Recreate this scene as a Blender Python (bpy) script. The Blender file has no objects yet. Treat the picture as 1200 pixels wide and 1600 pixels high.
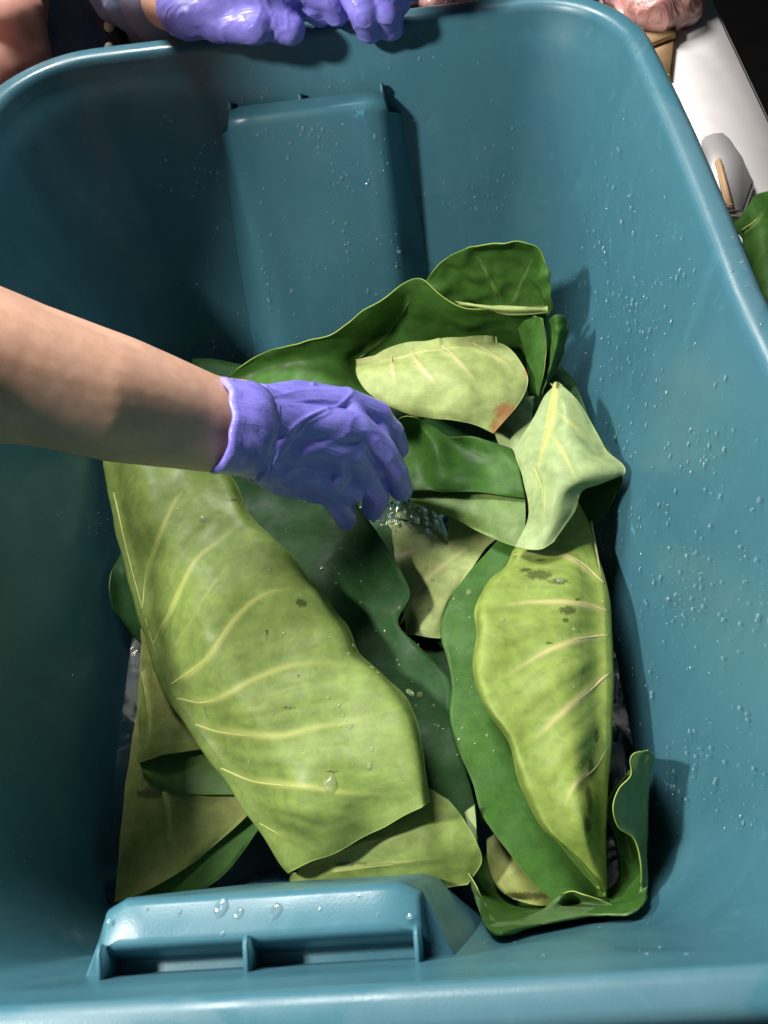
import bpy, bmesh, math, random
import numpy as np
from mathutils import Vector, Matrix, noise

# ------------------------------------------------------------------ camera
SC = bpy.context.scene
COL = SC.collection
CAM = np.array([0.067, -0.3597, 0.5971]); FPX = 1442.44
def _rot(a, b, c):
    ca, sa, cb, sb, cc, sc = math.cos(a), math.sin(a), math.cos(b), math.sin(b), math.cos(c), math.sin(c)
    rz = np.array([[cc, -sc, 0], [sc, cc, 0], [0, 0, 1]]); rx = np.array([[1, 0, 0], [0, ca, -sa], [0, sa, ca]])
    ry = np.array([[cb, 0 * cb - sb * 0, 0], [0, 1, 0], [0, 0, 1.]])
    ry = np.array([[cb, -sb, 0], [sb, cb, 0], [0, 0, 1]])
    return rz @ rx @ ry
RM = _rot(0.6173, -0.185, 0.1157)
cd = bpy.data.cameras.new("camera"); cam = bpy.data.objects.new("camera", cd); COL.objects.link(cam)
M = Matrix([list(RM[i]) + [CAM[i]] for i in range(3)] + [[0, 0, 0, 1]])
cam.matrix_world = M
cd.sensor_fit = 'VERTICAL'; cd.sensor_height = 36; cd.lens = 36 * FPX / 1600
cd.clip_start = 0.02; cd.clip_end = 100
cd.dof.use_dof = True; cd.dof.focus_distance = 0.56; cd.dof.aperture_fstop = 15
SC.camera = cam

# ------------------------------------------------------------------ world and lamps
w = bpy.data.worlds.new("World"); SC.world = w; w.use_nodes = True
w.node_tree.nodes["Background"].inputs[0].default_value = (0.62, 0.8, 1.0, 1)
w.node_tree.nodes["Background"].inputs[1].default_value = 0.02
def lamp(name, kind, loc, power, col, size, target=None):
    l = bpy.data.lights.new(name, kind); o = bpy.data.objects.new(name, l); COL.objects.link(o)
    o.location = loc; l.energy = power; l.color = col
    if kind == 'POINT': l.shadow_soft_size = size
    else: l.size = size
    if target is not None:
        o.rotation_euler = (Vector(target) - Vector(loc)).to_track_quat('-Z', 'Y').to_euler()
    return o
lamp("work_lamp", 'POINT', (-0.62, -0.19, 0.92), 68, (1.0, 0.95, 0.89), 0.05)
lamp("ceiling_light", 'AREA', (-0.36, 0.72, 1.5), 40, (1.0, 0.97, 0.93), 0.5, (-.02, 0, 0))
SC.view_settings.view_transform = 'Standard'; SC.view_settings.look = 'None'
SC.view_settings.exposure = 0; SC.view_settings.gamma = 1
SC.cycles.max_bounces = 8; SC.cycles.transmission_bounces = 6

# ------------------------------------------------------------------ helpers
RNG = random.Random(7)
def P(px, py, zc):
    """point of the place seen at a photo pixel, at height zc centimetres over the water"""
    z = zc / 100.
    d = RM @ np.array([(px - 600) / FPX, -(py - 800) / FPX, -1.])
    return CAM + d * ((z - CAM[2]) / d[2])
H, LX, LY = 0.255, 0.225, 0.31
def warp(x, y):      # the long right side is sprung inwards towards the far end
    return x - .014 * min(1, max(0, (y + .1) / .41)) * max(0, x) / .225
def inside(p, m=0.004):
    p = (p[0] + (p[0] - warp(p[0], p[1])), p[1], p[2]); s = (H - p[2]); ax = LX - s * 0.192 - m; ay = LY - s * 0.266 - m
    ax2, ay2 = abs(p[0]) - ax, abs(p[1]) - ay
    if ax2 > 0 or ay2 > 0: return False
    r = 0.055; ex, ey = ax2 + r, ay2 + r
    return not (ex > 0 and ey > 0 and math.hypot(ex, ey) > r)
def PI_(px, py, zc):
    """the same, raised along the sight line until it is clear of the tote walls"""
    z = zc
    for k in range(90):
        p = P(px, py, z)
        if p[2] > H or inside(p): return p
        z += 0.25
    return P(px, py, zc)
def PB(px, py, Y):
    d = RM @ np.array([(px - 600) / FPX, -(py - 800) / FPX, -1.])
    return CAM + d * ((Y - CAM[1]) / d[1])
def proj(A):
    q = (A - CAM) @ RM
    return 600 + FPX * q[:, 0] / -q[:, 2], 800 - FPX * q[:, 1] / -q[:, 2], -q[:, 2]
def tag(o, label=None, cat=None, group=None, kind=None):
    if label: o['label'] = label
    if cat: o['category'] = cat
    if group: o['group'] = group
    if kind: o['kind'] = kind
    return o
def link(name, me, parent=None):
    o = bpy.data.objects.new(name, me); COL.objects.link(o)
    if parent: o.parent = parent; o.matrix_parent_inverse = Matrix.Translation(parent.location).inverted()
    return o
def empty(name, loc, label, cat, group=None):
    o = bpy.data.objects.new(name, None); COL.objects.link(o); o.location = loc; o.empty_display_size = .02
    return tag(o, label, cat, group)
def mesh(name, V, Fc, mats, parent=None, mi=None, smooth=True):
    me = bpy.data.meshes.new(name); me.from_pydata([tuple(map(float, v)) for v in V], [], Fc)
    for m in (mats if isinstance(mats, (list, tuple)) else [mats]): me.materials.append(m)
    if mi is not None: me.polygons.foreach_set('material_index', mi)
    me.polygons.foreach_set('use_smooth', [smooth] * len(me.polygons)); me.update()
    return link(name, me, parent)
def from_bm(name, bm, mat, parent=None, smooth=True):
    me = bpy.data.meshes.new(name); bmesh.ops.recalc_face_normals(bm, faces=bm.faces); bm.to_mesh(me); bm.free()
    me.materials.append(mat)
    me.polygons.foreach_set('use_smooth', [smooth] * len(me.polygons))
    return link(name, me, parent)
def catmull(pts, n):
    pts = np.asarray(pts, float); k = len(pts)
    if k == 1: return np.repeat(pts, n, 0)
    ext = np.concatenate([2 * pts[:1] - pts[1:2], pts, 2 * pts[-1:] - pts[-2:-1]])
    t = np.linspace(0, k - 1, n); i = np.minimum(t.astype(int), k - 2); f = (t - i)[:, None]
    if pts.ndim == 3: f = f[:, :, None]
    a, b, c, d = ext[i], ext[i + 1], ext[i + 2], ext[i + 3]
    return 0.5 * (2 * b + (c - a) * f + (2 * a - 5 * b + 4 * c - d) * f * f + (3 * b - a - 3 * c + d) * f ** 3)
def nz(p, s, seed=0.):
    return noise.noise(Vector((p[0] * s + seed, p[1] * s - seed * .7, p[2] * s + seed * .3)))

# ------------------------------------------------------------------ materials
def mat(name, col, rough=.5, spec=.5, **kw):
    m = bpy.data.materials.new(name); m.use_nodes = True
    b = m.node_tree.nodes["Principled BSDF"]
    b.inputs['Base Color'].default_value = (*col, 1); b.inputs['Roughness'].default_value = rough
    b.inputs['Specular IOR Level'].default_value = spec
    for k, v in kw.items(): b.inputs[k.replace('_', ' ')].default_value = v
    return m
def N(m, t, **kw):
    n = m.node_tree.nodes.new(t)
    for k, v in kw.items(): setattr(n, k, v)
    return n
def L(m, a, b): m.node_tree.links.new(a, b)
def noise_tex(m, scale, detail=4, dist=0, vec=None, rough=.5):
    n = N(m, 'ShaderNodeTexNoise'); n.inputs['Scale'].default_value = scale; n.inputs['Detail'].default_value = detail
    n.inputs['Distortion'].default_value = dist; n.inputs['Roughness'].default_value = rough
    if vec is None:
        g = N(m, 'ShaderNodeNewGeometry'); vec = g.outputs['Position']
    L(m, vec, n.inputs['Vector']); return n
def ramp(m, fac, stops):
    r = N(m, 'ShaderNodeValToRGB'); e = r.color_ramp.elements
    while len(e) < len(stops): e.new(.5)
    for i, (p, c) in enumerate(stops): e[i].position = p; e[i].color = (*c, 1) if len(c) == 3 else c
    L(m, fac, r.inputs[0]); return r.outputs[0]
def mixc(m, fac, a, b, mode='MIX'):
    x = N(m, 'ShaderNodeMix', data_type='RGBA', blend_type=mode)
    for s, v in ((0, fac), (6, a), (7, b)):
        if isinstance(v, bpy.types.NodeSocket): L(m, v, x.inputs[s])
        elif s == 0: x.inputs[0].default_value = v
        else: x.inputs[s].default_value = (*v, 1)
    return x.outputs[2]
def math_n(m, op, a, b=None):
    x = N(m, 'ShaderNodeMath', operation=op)
    for i, v in enumerate((a, b)):
        if v is None: continue
        if isinstance(v, bpy.types.NodeSocket): L(m, v, x.inputs[i])
        else: x.inputs[i].default_value = v
    return x.outputs[0]
def bump(m, h, strength=.3, dist=.001, prev=None):
    b = N(m, 'ShaderNodeBump'); b.inputs['Strength'].default_value = strength; b.inputs['Distance'].default_value = dist
    L(m, h, b.inputs['Height'])
    if prev is not None: L(m, prev, b.inputs['Normal'])
    return b.outputs[0]
def bsdf(m): return m.node_tree.nodes["Principled BSDF"]

def plastic():
    m = mat('teal_plastic', (.05, .17, .23), .4, .45)
    b = bsdf(m)
    n = noise_tex(m, 7, 5, .6); c = ramp(m, n.outputs[0], [(.3, (.038, .128, .170)), (.7, (.049, .152, .196))])
    n2 = noise_tex(m, 60, 6, 1.5); sc = ramp(m, n2.outputs[0], [(.60, (0, 0, 0)), (.78, (.35, .35, .35))])
    c = mixc(m, sc, c, (.085, .22, .28))
    gz = N(m, 'ShaderNodeNewGeometry'); sx = N(m, 'ShaderNodeSeparateXYZ'); L(m, gz.outputs['Position'], sx.inputs[0])
    top = math_n(m, 'GREATER_THAN', sx.outputs['Z'], .2545)
    nw = noise_tex(m, 15, 5, .6); film = math_n(m, 'MULTIPLY', top, ramp(m, nw.outputs[0], [(.50, (0,) * 3), (.53, (1,) * 3)]))
    c = mixc(m, math_n(m, 'MULTIPLY', film, .22), c, (.14, .21, .24)); c0 = c
    ms = N(m, 'ShaderNodeMapping'); L(m, gz.outputs['Position'], ms.inputs[0]); ms.inputs['Scale'].default_value = (1, 1, .08)
    sk = noise_tex(m, 55, 5, .6, vec=ms.outputs[0]); c = mixc(m, ramp(m, sk.outputs[0], [(.54, (0,) * 3), (.74, (.14,) * 3)]), c, (.10, .24, .30))
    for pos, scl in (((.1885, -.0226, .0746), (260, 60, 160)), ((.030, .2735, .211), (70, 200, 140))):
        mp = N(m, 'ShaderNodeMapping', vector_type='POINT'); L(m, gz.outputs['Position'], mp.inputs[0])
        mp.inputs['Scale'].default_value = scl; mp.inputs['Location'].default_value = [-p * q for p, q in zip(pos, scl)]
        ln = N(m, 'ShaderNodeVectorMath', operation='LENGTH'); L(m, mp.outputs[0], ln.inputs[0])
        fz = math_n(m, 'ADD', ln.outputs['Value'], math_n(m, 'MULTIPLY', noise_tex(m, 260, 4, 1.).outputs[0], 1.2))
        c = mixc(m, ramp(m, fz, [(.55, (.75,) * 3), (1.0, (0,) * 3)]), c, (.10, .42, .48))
    L(m, c, b.inputs['Base Color'])
    n3 = noise_tex(m, 22, 5, 1.0); r = ramp(m, n3.outputs[0], [(.35, (.26,) * 3), (.7, (.46,) * 3)])
    L(m, r, b.inputs['Roughness'])
    n4 = noise_tex(m, 900, 2)
    n5 = noise_tex(m, 14, 2)
    L(m, bump(m, n4.outputs[0], .10, .0006, bump(m, n5.outputs[0], .25, .004)), b.inputs['Normal'])
    return m
PLASTIC = plastic()

def leaf_mat(name, base, alt, under, vein=(.40, .44, .13), rough=.42, scarcol=(.035, .04, .012), spec=.30):
    m = mat(name, base, rough, spec); b = bsdf(m); rough += .14
    n = noise_tex(m, 16, 6, .8); c = ramp(m, n.outputs[0], [(.32, base), (.70, alt)])
    n1 = noise_tex(m, 130, 5, .4); v1 = ramp(m, n1.outputs[0], [(.35, (.84,) * 3), (.65, (1.10,) * 3)])
    c = mixc(m, 1., c, v1, 'MULTIPLY')
    uvn = N(m, 'ShaderNodeUVMap'); mp = N(m, 'ShaderNodeMapping'); L(m, uvn.outputs[0], mp.inputs[0]); mp.inputs['Scale'].default_value = (1.6, 15, 1)
    st = noise_tex(m, 2.2, 7, 1.1, vec=mp.outputs[0], rough=.62)
    c = mixc(m, 1., c, ramp(m, st.outputs[0], [(.32, (.95,) * 3), (.5, (1.0,) * 3), (.72, (1.04,) * 3)]), 'MULTIPLY')
    # fine net of veinlets
    vo = N(m, 'ShaderNodeTexVoronoi', feature='DISTANCE_TO_EDGE'); vo.inputs['Scale'].default_value = 210
    g = N(m, 'ShaderNodeNewGeometry'); L(m, g.outputs['Position'], vo.inputs['Vector'])
    net = ramp(m, vo.outputs['Distance'], [(0., (1,) * 3), (.07, (0,) * 3)])
    c = mixc(m, math_n(m, 'MULTIPLY', net, .09), c, vein)
    at = N(m, 'ShaderNodeAttribute', attribute_name='vein')
    c = mixc(m, math_n(m, 'MULTIPLY', at.outputs['Fac'], .95), c, vein)
    sa = N(m, 'ShaderNodeAttribute', attribute_name='scar')
    n2 = noise_tex(m, 300, 8, .8, rough=.75)
    sf = math_n(m, 'ADD', math_n(m, 'MULTIPLY', sa.outputs['Fac'], 1.0), math_n(m, 'MULTIPLY', math_n(m, 'SUBTRACT', n2.outputs[0], .5), 1.7))
    sf = math_n(m, 'MULTIPLY', ramp(m, sf, [(.40, (0,) * 3), (.72, (1,) * 3)]), ramp(m, sa.outputs['Fac'], [(.05, (0,) * 3), (.2, (1,) * 3)]))
    c = mixc(m, math_n(m, 'MULTIPLY', sf, .8), c, scarcol)
    n3 = noise_tex(m, 45, 6, 2.5); sp = ramp(m, n3.outputs[0], [(.70, (0,) * 3), (.76, (.45,) * 3)])
    c = mixc(m, sp, c, tuple(x * .7 for x in base))
    L(m, c, b.inputs['Base Color'])
    n4 = noise_tex(m, 90, 4)
    r = ramp(m, noise_tex(m, 30, 4, 1.).outputs[0], [(.35, (rough - .14,) * 3), (.65, (rough + .12,) * 3)])
    L(m, r, b.inputs['Roughness'])
    nb = bump(m, net, .07, .0003, bump(m, st.outputs[0], .14, .0016, bump(m, n4.outputs[0], .09, .0010)))
    L(m, nb, b.inputs['Normal'])
    # light through the blade
    tr = N(m, 'ShaderNodeBsdfTranslucent'); L(m, mixc(m, 1., c, (.9, 1.0, .45), 'MULTIPLY'), tr.inputs[0])
    mx = N(m, 'ShaderNodeMixShader'); mx.inputs[0].default_value = .16
    out = m.node_tree.nodes['Material Output']
    L(m, b.outputs[0], mx.inputs[1]); L(m, tr.outputs[0], mx.inputs[2]); L(m, mx.outputs[0], out.inputs[0])
    return m
UNDER = leaf_mat('leaf_underside', (.168, .244, .056), (.202, .290, .070), True)
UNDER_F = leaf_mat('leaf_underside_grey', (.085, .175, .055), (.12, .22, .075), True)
UNDER_Y = leaf_mat('leaf_underside_bright', (.205, .292, .054), (.246, .340, .070), True, vein=(.52, .47, .20), scarcol=(.045, .06, .012))
UNDER_P = leaf_mat('leaf_underside_pale', (.29, .39, .17), (.35, .45, .20), True, vein=(.48, .50, .16), rough=.38)
UNDER_T = leaf_mat('leaf_underside_tan', (.29, .36, .12), (.35, .43, .155), True, vein=(.52, .50, .24), scarcol=(.36, .14, .05))
UNDER_O = leaf_mat('leaf_underside_olive', (.19, .225, .06), (.24, .28, .075), True)
UPPER = leaf_mat('leaf_upper', (.036, .110, .018), (.058, .152, .026), False, vein=(.14, .24, .06), rough=.38, spec=.2)
UPPER_D = leaf_mat('leaf_upper_dark', (.015, .058, .016), (.026, .084, .023), False, vein=(.09, .18, .07), rough=.42, spec=.16)
UPPER_L = leaf_mat('leaf_upper_light', (.085, .175, .040), (.12, .23, .055), False, vein=(.2, .3, .1), rough=.36)
EDGE = mat('leaf_margin', (.22, .30, .05), .45)
EDGE_T = mat('leaf_margin_tan', (.34, .26, .12), .45)
VEIN = mat('vein_yellow', (.38, .42, .12), .5)
VEIN_P = mat('vein_pinkish', (.42, .38, .17), .5)
VEIN_G = mat('vein_green', (.12, .22, .06), .42)
def water_mat(name, col=(1, 1, 1), rough=.015, bumps=()):
    m = mat(name, col, rough, .5, Transmission_Weight=1., IOR=1.333); b = bsdf(m)
    nb = None
    for s, st, d in bumps: nb = bump(m, noise_tex(m, s, 3, 1.2).outputs[0], st, d, nb)
    if nb is not None: L(m, nb, b.inputs['Normal'])
    return m
WATER = water_mat('water', (.85, .9, .95), .02, ((16, .4, .006), (60, .10, .002)))
DROP = water_mat('water_drop')
BEAD = mat('water_bead', (.22, .38, .44), .05, 1.0, Alpha=.34, Coat_Weight=1.)
LEAFDROP = mat('leaf_drop', (.42, .50, .26), .04, 1.0, Alpha=.30, Coat_Weight=1.)

# ------------------------------------------------------------------ the tote
tote = empty('storage_tote', (0, 0, -.145), 'big teal plastic storage tote half full of wet green leaves and water', 'storage tote')
def rrect(ax, ay, r, n=12, m=14):
    out = []
    for (sx, sy, a0) in ((1, 1, 0), (-1, 1, 90), (-1, -1, 180), (1, -1, 270)):
        for k in range(n + 1):
            a = math.radians(a0 + 90 * k / n); out.append((sx * (ax - r) + r * math.cos(a), sy * (ay - r) + r * math.sin(a)))
        nx = {0: (-1, 1), 90: (-1, -1), 180: (1, -1), 270: (1, 1)}[a0]
        a = math.radians(a0 + 90)
        p0 = out[-1]; a1 = a0 + 90
        q = (nx[0] * (ax - r) + r * math.cos(math.radians(a1)), nx[1] * (ay - r) + r * math.sin(math.radians(a1)))
        for k in range(1, m): out.append((p0[0] + (q[0] - p0[0]) * k / m, p0[1] + (q[1] - p0[1]) * k / m))
    return out
def lvl(z, off=0, rr=.062):   # inner wall half sizes at height z
    s = H - z; return (LX - s * .192 + off, LY - s * .266 + off, max(.02, rr - s * .05 + off))
prof = []      # (ax, ay, r, z) from the outside foot, up over the rim, down the inside
ti = .0028
for z in (-.145, -.05, .05, .15, .225): a = lvl(z, ti); prof.append((*a, z))
def ring(off, z): return (LX + off, LY + off, .062 + off, z)
prof += [ring(ti - .002, .232), ring(.015, .233), ring(.0165, .2335), ring(.0172, .2325), ring(.0187, .233), ring(.0190, .236),
         ring(.0186, .248), ring(.0178, .2530), ring(.0155, .2558), ring(.0125, .2568), ring(.0065, .2568), ring(.0035, .2562), ring(.0013, .2541), ring(0.0, .2505), ring(-.0014, .243)]
for z in (.235, .22, .2, .17, .14, .11, .08, .05, .02, -.01, -.04, -.07, -.1, -.125): a = lvl(z); prof.append((*a, z))
a = lvl(-.14); prof.append((a[0] - .006, a[1] - .006, a[2], -.138)); prof.append((a[0] - .02, a[1] - .02, a[2], -.1415))
V, Fc = [], []
for (ax, ay, r, z) in prof:
    for (x, y) in rrect(ax, ay, r):
        k = max(0, 1 - abs(y) / LY) if abs(x) > ax - .002 else 0
        bow = .003 * math.sin(math.pi * min(1, k)) if z > -.1 else 0
        zz = z + .0012 * nz((x, y, 0), 6, 3)
        V.append((warp(x + math.copysign(bow, x), y), y, zz))
nr = len(rrect(.2, .3, .05))
for i in range(len(prof) - 1):
    for j in range(nr): Fc.append((i * nr + j, i * nr + (j + 1) % nr, (i + 1) * nr + (j + 1) % nr, (i + 1) * nr + j))
Fc.append(tuple(range((len(prof) - 1) * nr, len(prof) * nr)))
Fc.append(tuple(range(nr))[::-1])
body = mesh('body', V, Fc, PLASTIC, tote)

def housing(sgn, cx, hw, zt=.211, yf=.268):
    """moulded hand hold pocket bulging into the tote; sgn +1 far end, -1 near end"""
    wy = lambda z: LY - (H - z) * .266
    fl = lambda z: yf - (zt - z) * .255
    pr = [(fl(-.14), -.14, .001), (fl(0), 0, 0), (fl(.1), .1, -.0005), (fl(zt - .006), zt - .006, 0), (yf + .0012, zt - .0015, -.001), (yf + .004, zt, -.002),
          (yf + .015, zt + .0005, -.002), (yf + .0185, zt - .001, -.001), (yf + .0195, zt - .005, 0), (yf + .0198, zt - .021, .001), (wy(zt - .021) + .0015, zt - .021, .011), (wy(.1) + .0015, .1, .019), (wy(-.14) + .0015, -.14, .032)]
    xs = np.linspace(-1, 1, 15); V, Fc = [], []
    for u in xs:
        for (y, z, ex) in pr:
            e = hw + ex; edge = max(0, abs(u) - .93) / .07
            V.append((cx + u * e, sgn * (y + (.0035 * edge if y < wy(z) - .012 else 0)), z - .003 * edge * (z > .19)))
    n = len(pr)
    for i in range(len(xs) - 1):
        for j in range(n - 1): Fc.append((i * n + j, i * n + j + 1, (i + 1) * n + j + 1, (i + 1) * n + j))
    for base in (0, (len(xs) - 1) * n):      # side cheeks
        for q in ((0, 1, 12), (1, 2, 11, 12), (2, 3, 10, 11), (3, 9, 10), (3, 4, 5, 6, 7, 8, 9)): Fc.append(tuple(base + j for j in q))
    me = bpy.data.meshes.new('handle_housing'); me.from_pydata(V, [], Fc); me.materials.append(PLASTIC)
    bm = bmesh.new(); bm.from_mesh(me); loose = [v for v in bm.verts if not v.link_faces]; bmesh.ops.delete(bm, geom=loose)
    bmesh.ops.recalc_face_normals(bm, faces=bm.faces); bm.to_mesh(me); bm.free()
    me.polygons.foreach_set('use_smooth', [True] * len(me.polygons))
    o = link('handle_housing', me, tote)
    bv = o.modifiers.new('bevel', 'BEVEL'); bv.width = .0045; bv.segments = 4; bv.limit_method = 'ANGLE'; bv.angle_limit = math.radians(50)
    wn = o.modifiers.new('wn', 'WEIGHTED_NORMAL')
    for rx in (-hw + .003, -.004, hw - .003):
        bm = bmesh.new(); t = .0013
        ya, yb = yf + .017, wy(zt + .004) + .001
        q = [(ya, zt - .022), (ya, zt + .0015), (ya + .004, zt + .0025), (yb, zt - .004), (yb, zt - .022)]
        f = [bm.verts.new((cx + rx - t, sgn * y, z)) for y, z in q]; g = [bm.verts.new((cx + rx + t, sgn * y, z)) for y, z in q]
        bm.faces.new(f); bm.faces.new(g[::-1])
        for i in range(5): bm.faces.new((f[i], f[(i + 1) % 5], g[(i + 1) % 5], g[i]))
        bmesh.ops.bevel(bm, geom=bm.edges[:], offset=.0006, segments=2, affect='EDGES')
        from_bm('rib', bm, PLASTIC, tote)
housing(1, -.0095, .0605, .217, .2745)
housing(-1, -.022, .066)

# water lying in the tote
ax, ay, r = lvl(0, -.001)
V = []; NX, NY = 60, 80
for j in range(NY + 1):
    for i in range(NX + 1):
        x = -ax + 2 * ax * i / NX; y = -ay + 2 * ay * j / NY
        ex, ey = abs(x) - (ax - r), abs(y) - (ay - r)
        if ex > 0 and ey > 0:
            d = math.hypot(ex, ey)
            if d > r: x = math.copysign(ax - r + ex * r / d, x); y = math.copysign(ay - r + ey * r / d, y)
        V.append((x, y, .0012 * nz((x, y, 0), 22, 5) + .0006 * nz((x, y, 0), 70, 9)))
Fc = [(j * (NX + 1) + i, j * (NX + 1) + i + 1, (j + 1) * (NX + 1) + i + 1, (j + 1) * (NX + 1) + i) for j in range(NY) for i in range(NX)]
wo = mesh('water', V, Fc, WATER); wo['kind'] = 'structure'

# ------------------------------------------------------------------ leaves
LEAF = {}
class Grid: pass
def tube(name, pts, r0, r1, mt, parent, seg=6):
    pts = np.asarray(pts); n = len(pts); V, Fc = [], []
    for i in range(n):
        t = pts[min(i + 1, n - 1)] - pts[max(i - 1, 0)]; t = t / (np.linalg.norm(t) + 1e-9)
        a = np.cross(t, (.3, .2, .93)); a /= np.linalg.norm(a) + 1e-9; b = np.cross(t, a)
        r = r0 + (r1 - r0) * i / (n - 1)
        if i == n - 1: r *= .3
        for k in range(seg):
            q = 2 * math.pi * k / seg; V.append(pts[i] + r * (math.cos(q) * a + math.sin(q) * b))
    for i in range(n - 1):
        for k in range(seg): Fc.append((i * seg + k, i * seg + (k + 1) % seg, (i + 1) * seg + (k + 1) % seg, (i + 1) * seg + k))
    Fc.append(tuple(range(seg))[::-1]); Fc.append(tuple(range((n - 1) * seg, n * seg)))
    return mesh(name, V, Fc, mt, parent)
def surf(g, px, py):
    d = np.hypot(g.sx - px, g.sy - py); k = max(7., np.partition(d, 3)[3] * 1.6)
    c = np.where(d <= k)[0]; c = c[g.dep[c] < g.dep[c].min() + .006]
    wgt = 1 / (d[c] + .4) ** 2; wgt /= wgt.sum()
    p = (g.V[c] * wgt[:, None]).sum(0); n = (g.Nc[c] * wgt[:, None]).sum(0); n /= np.linalg.norm(n) + 1e-9
    # slide sideways so that the point really lies on the sight line
    q = P(px, py, p[2] * 100)
    p = q if np.linalg.norm(q - p) < .01 else p
    return p, n
def leaf(label, rows, mats=(UPPER, UNDER, EDGE), upper=1, nu=60, nv=80, amp=.0022, fr=18, th=.0007, veins=(), scars=(), clamp=True,
         vmat=VEIN, ripple=.002, ridge=.0007, group=None, seed=None, name='leaf', cat='leaf', hid=0., folded=False, between=False):
    seed = RNG.random() * 50 if seed is None else seed
    fn = PI_ if clamp else P
    Rr = []
    for r in rows:
        Rr.append(catmull([fn(*p) for p in r], nu))
    G = catmull(np.array(Rr), nv)                      # nv x nu x 3
    def normals(G):
        du = np.gradient(G, axis=1); dv = np.gradient(G, axis=0); n = -np.cross(du, dv)
        return n / (np.linalg.norm(n, axis=2, keepdims=True) + 1e-12)
    n0 = normals(G)
    U = np.linspace(0, 1, nu)[None, :].repeat(nv, 0); Vv = np.linspace(0, 1, nv)[:, None].repeat(nu, 1)
    em = np.minimum(np.minimum(U, 1 - U), np.minimum(Vv, 1 - Vv))
    D = np.zeros((nv, nu))
    for j in range(nv):
        for i in range(nu):
            p = G[j, i]; D[j, i] = amp * (1 + hid * max(0, 1 - i / nu / .42)) * (nz(p, fr, seed) + .45 * nz(p, fr * 2.6, seed + 9))
            e = max(0., 1 - em[j, i] / .07)
            if e > 0: D[j, i] += ripple * e * nz(p, 42, seed + 4)
    G = G + n0 * D[..., None]
    g = Grid(); g.V = G.reshape(-1, 3); n1 = normals(G).reshape(-1, 3)
    s = np.sign(((CAM - g.V) * n1).sum(1)); g.Nc = n1 * s[:, None]
    g.sx, g.sy, g.dep = proj(g.V)
    vp = []
    for v in veins:
        pts = catmull(np.array([(float(a), float(b)) for a, b in v[0]]), 8 + 6 * len(v[0]))
        vp.append(([surf(g, a, b) for a, b in pts], v[1] if len(v) > 1 else .9))
    va = np.zeros(len(g.V)); ff = np.clip((U.ravel() - .47) / .10, 0, 1) if folded else np.ones(len(g.V))
    lat = [v for v in veins if not v[2:]]
    if between:
        for va_, vb_ in zip(lat[:-1], lat[1:]):
            a_ = catmull(np.array(va_[0], float), 22); b_ = catmull(np.array(vb_[0], float), 22)
            for t_ in (.33, .66): vp.append(([surf(g, *(a_[i_] * (1 - t_) + b_[i_] * t_)) for i_ in range(1, 20)], -1))
    if vp:
        for pts, r in vp:
            A = np.array([p for p, _ in pts]); d = np.full(len(g.V), 9.)
            tt = np.zeros(len(g.V))
            for k_, (a, b) in enumerate(zip(A[:-1], A[1:])):
                ab = b - a; t = np.clip(((g.V - a) @ ab) / (ab @ ab + 1e-12), 0, 1)
                dd = np.linalg.norm(g.V - a - t[:, None] * ab, axis=1); tt = np.where(dd < d, (k_ + t) / (len(A) - 1), tt); d = np.minimum(d, dd)
            tp_ = 1 - .6 * tt
            if r < 0:
                va = np.maximum(va, .30 * ff * np.minimum(1, 2.5 * (1 - tt)) * np.exp(-(d / (.0012 * tp_)) ** 2)); g.V = g.V + g.Nc * (ff * -.0006 * np.exp(-(d / .003) ** 2))[:, None]; continue
            va = np.maximum(va, ff * np.minimum(1, 2.5 * (1 - tt)) * np.exp(-(d / (.0021 * max(r, .6) * tp_)) ** 2))
            g.V = g.V + g.Nc * ff[:, None] * (-.0026 * np.exp(-(d / .011) ** 2) + ridge * 1.5 * tp_ * np.exp(-(d / .0034) ** 2))[:, None]
    sc = np.zeros(len(g.V))
    for (a, b, rx, ry) in scars:
        sc = np.maximum(sc, np.exp(-((g.sx - a) / rx) ** 2 - ((g.sy - b) / ry) ** 2))
    g.sx, g.sy, g.dep = proj(g.V)
    G = g.V.reshape(nv, nu, 3); n1 = normals(G).reshape(-1, 3) * upper
    n = len(g.V); VV = np.vstack([g.V + n1 * th / 2, g.V - n1 * th / 2]).tolist(); Fc, mi = [], []
    for j in range(nv - 1):
        for i in range(nu - 1):
            a = j * nu + i; f = (a, a + 1, a + 1 + nu, a + nu)
            if upper > 0: f = f[::-1]
            # f now faces the upper side
            Fc.append(f); mi.append(0); Fc.append(tuple(x + n for x in f[::-1])); mi.append(1)
    bd = [i for i in range(nu)] + [j * nu + nu - 1 for j in range(1, nv)] + [(nv - 1) * nu + i for i in range(nu - 2, -1, -1)] + [j * nu for j in range(nv - 2, 0, -1)]
    for k in range(len(bd)):
        a, b = bd[k], bd[(k + 1) % len(bd)]; Fc.append((a, b, b + n, a + n)); mi.append(2)
    root = empty(name, (float(g.V[:, 0].mean()), float(g.V[:, 1].mean()), float(g.V[:, 2].min())), label, cat, group)
    o = mesh('blade', VV, Fc, list(mats), root, mi)
    for nm, arr in (('vein', va), ('scar', sc)):
        at = o.data.attributes.new(nm, 'FLOAT', 'POINT'); at.data.foreach_set('value', np.concatenate([arr, arr]).astype(np.float32))
    uvl = o.data.uv_layers.new(name='UVMap'); li = np.empty(len(o.data.loops), int); o.data.loops.foreach_get('vertex_index', li)
    uvs = np.stack([U.ravel()[li % n], Vv.ravel()[li % n]], 1) + np.array([seed, seed * .7]); uvl.data.foreach_set('uv', uvs.ravel().astype(np.float32))
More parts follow.
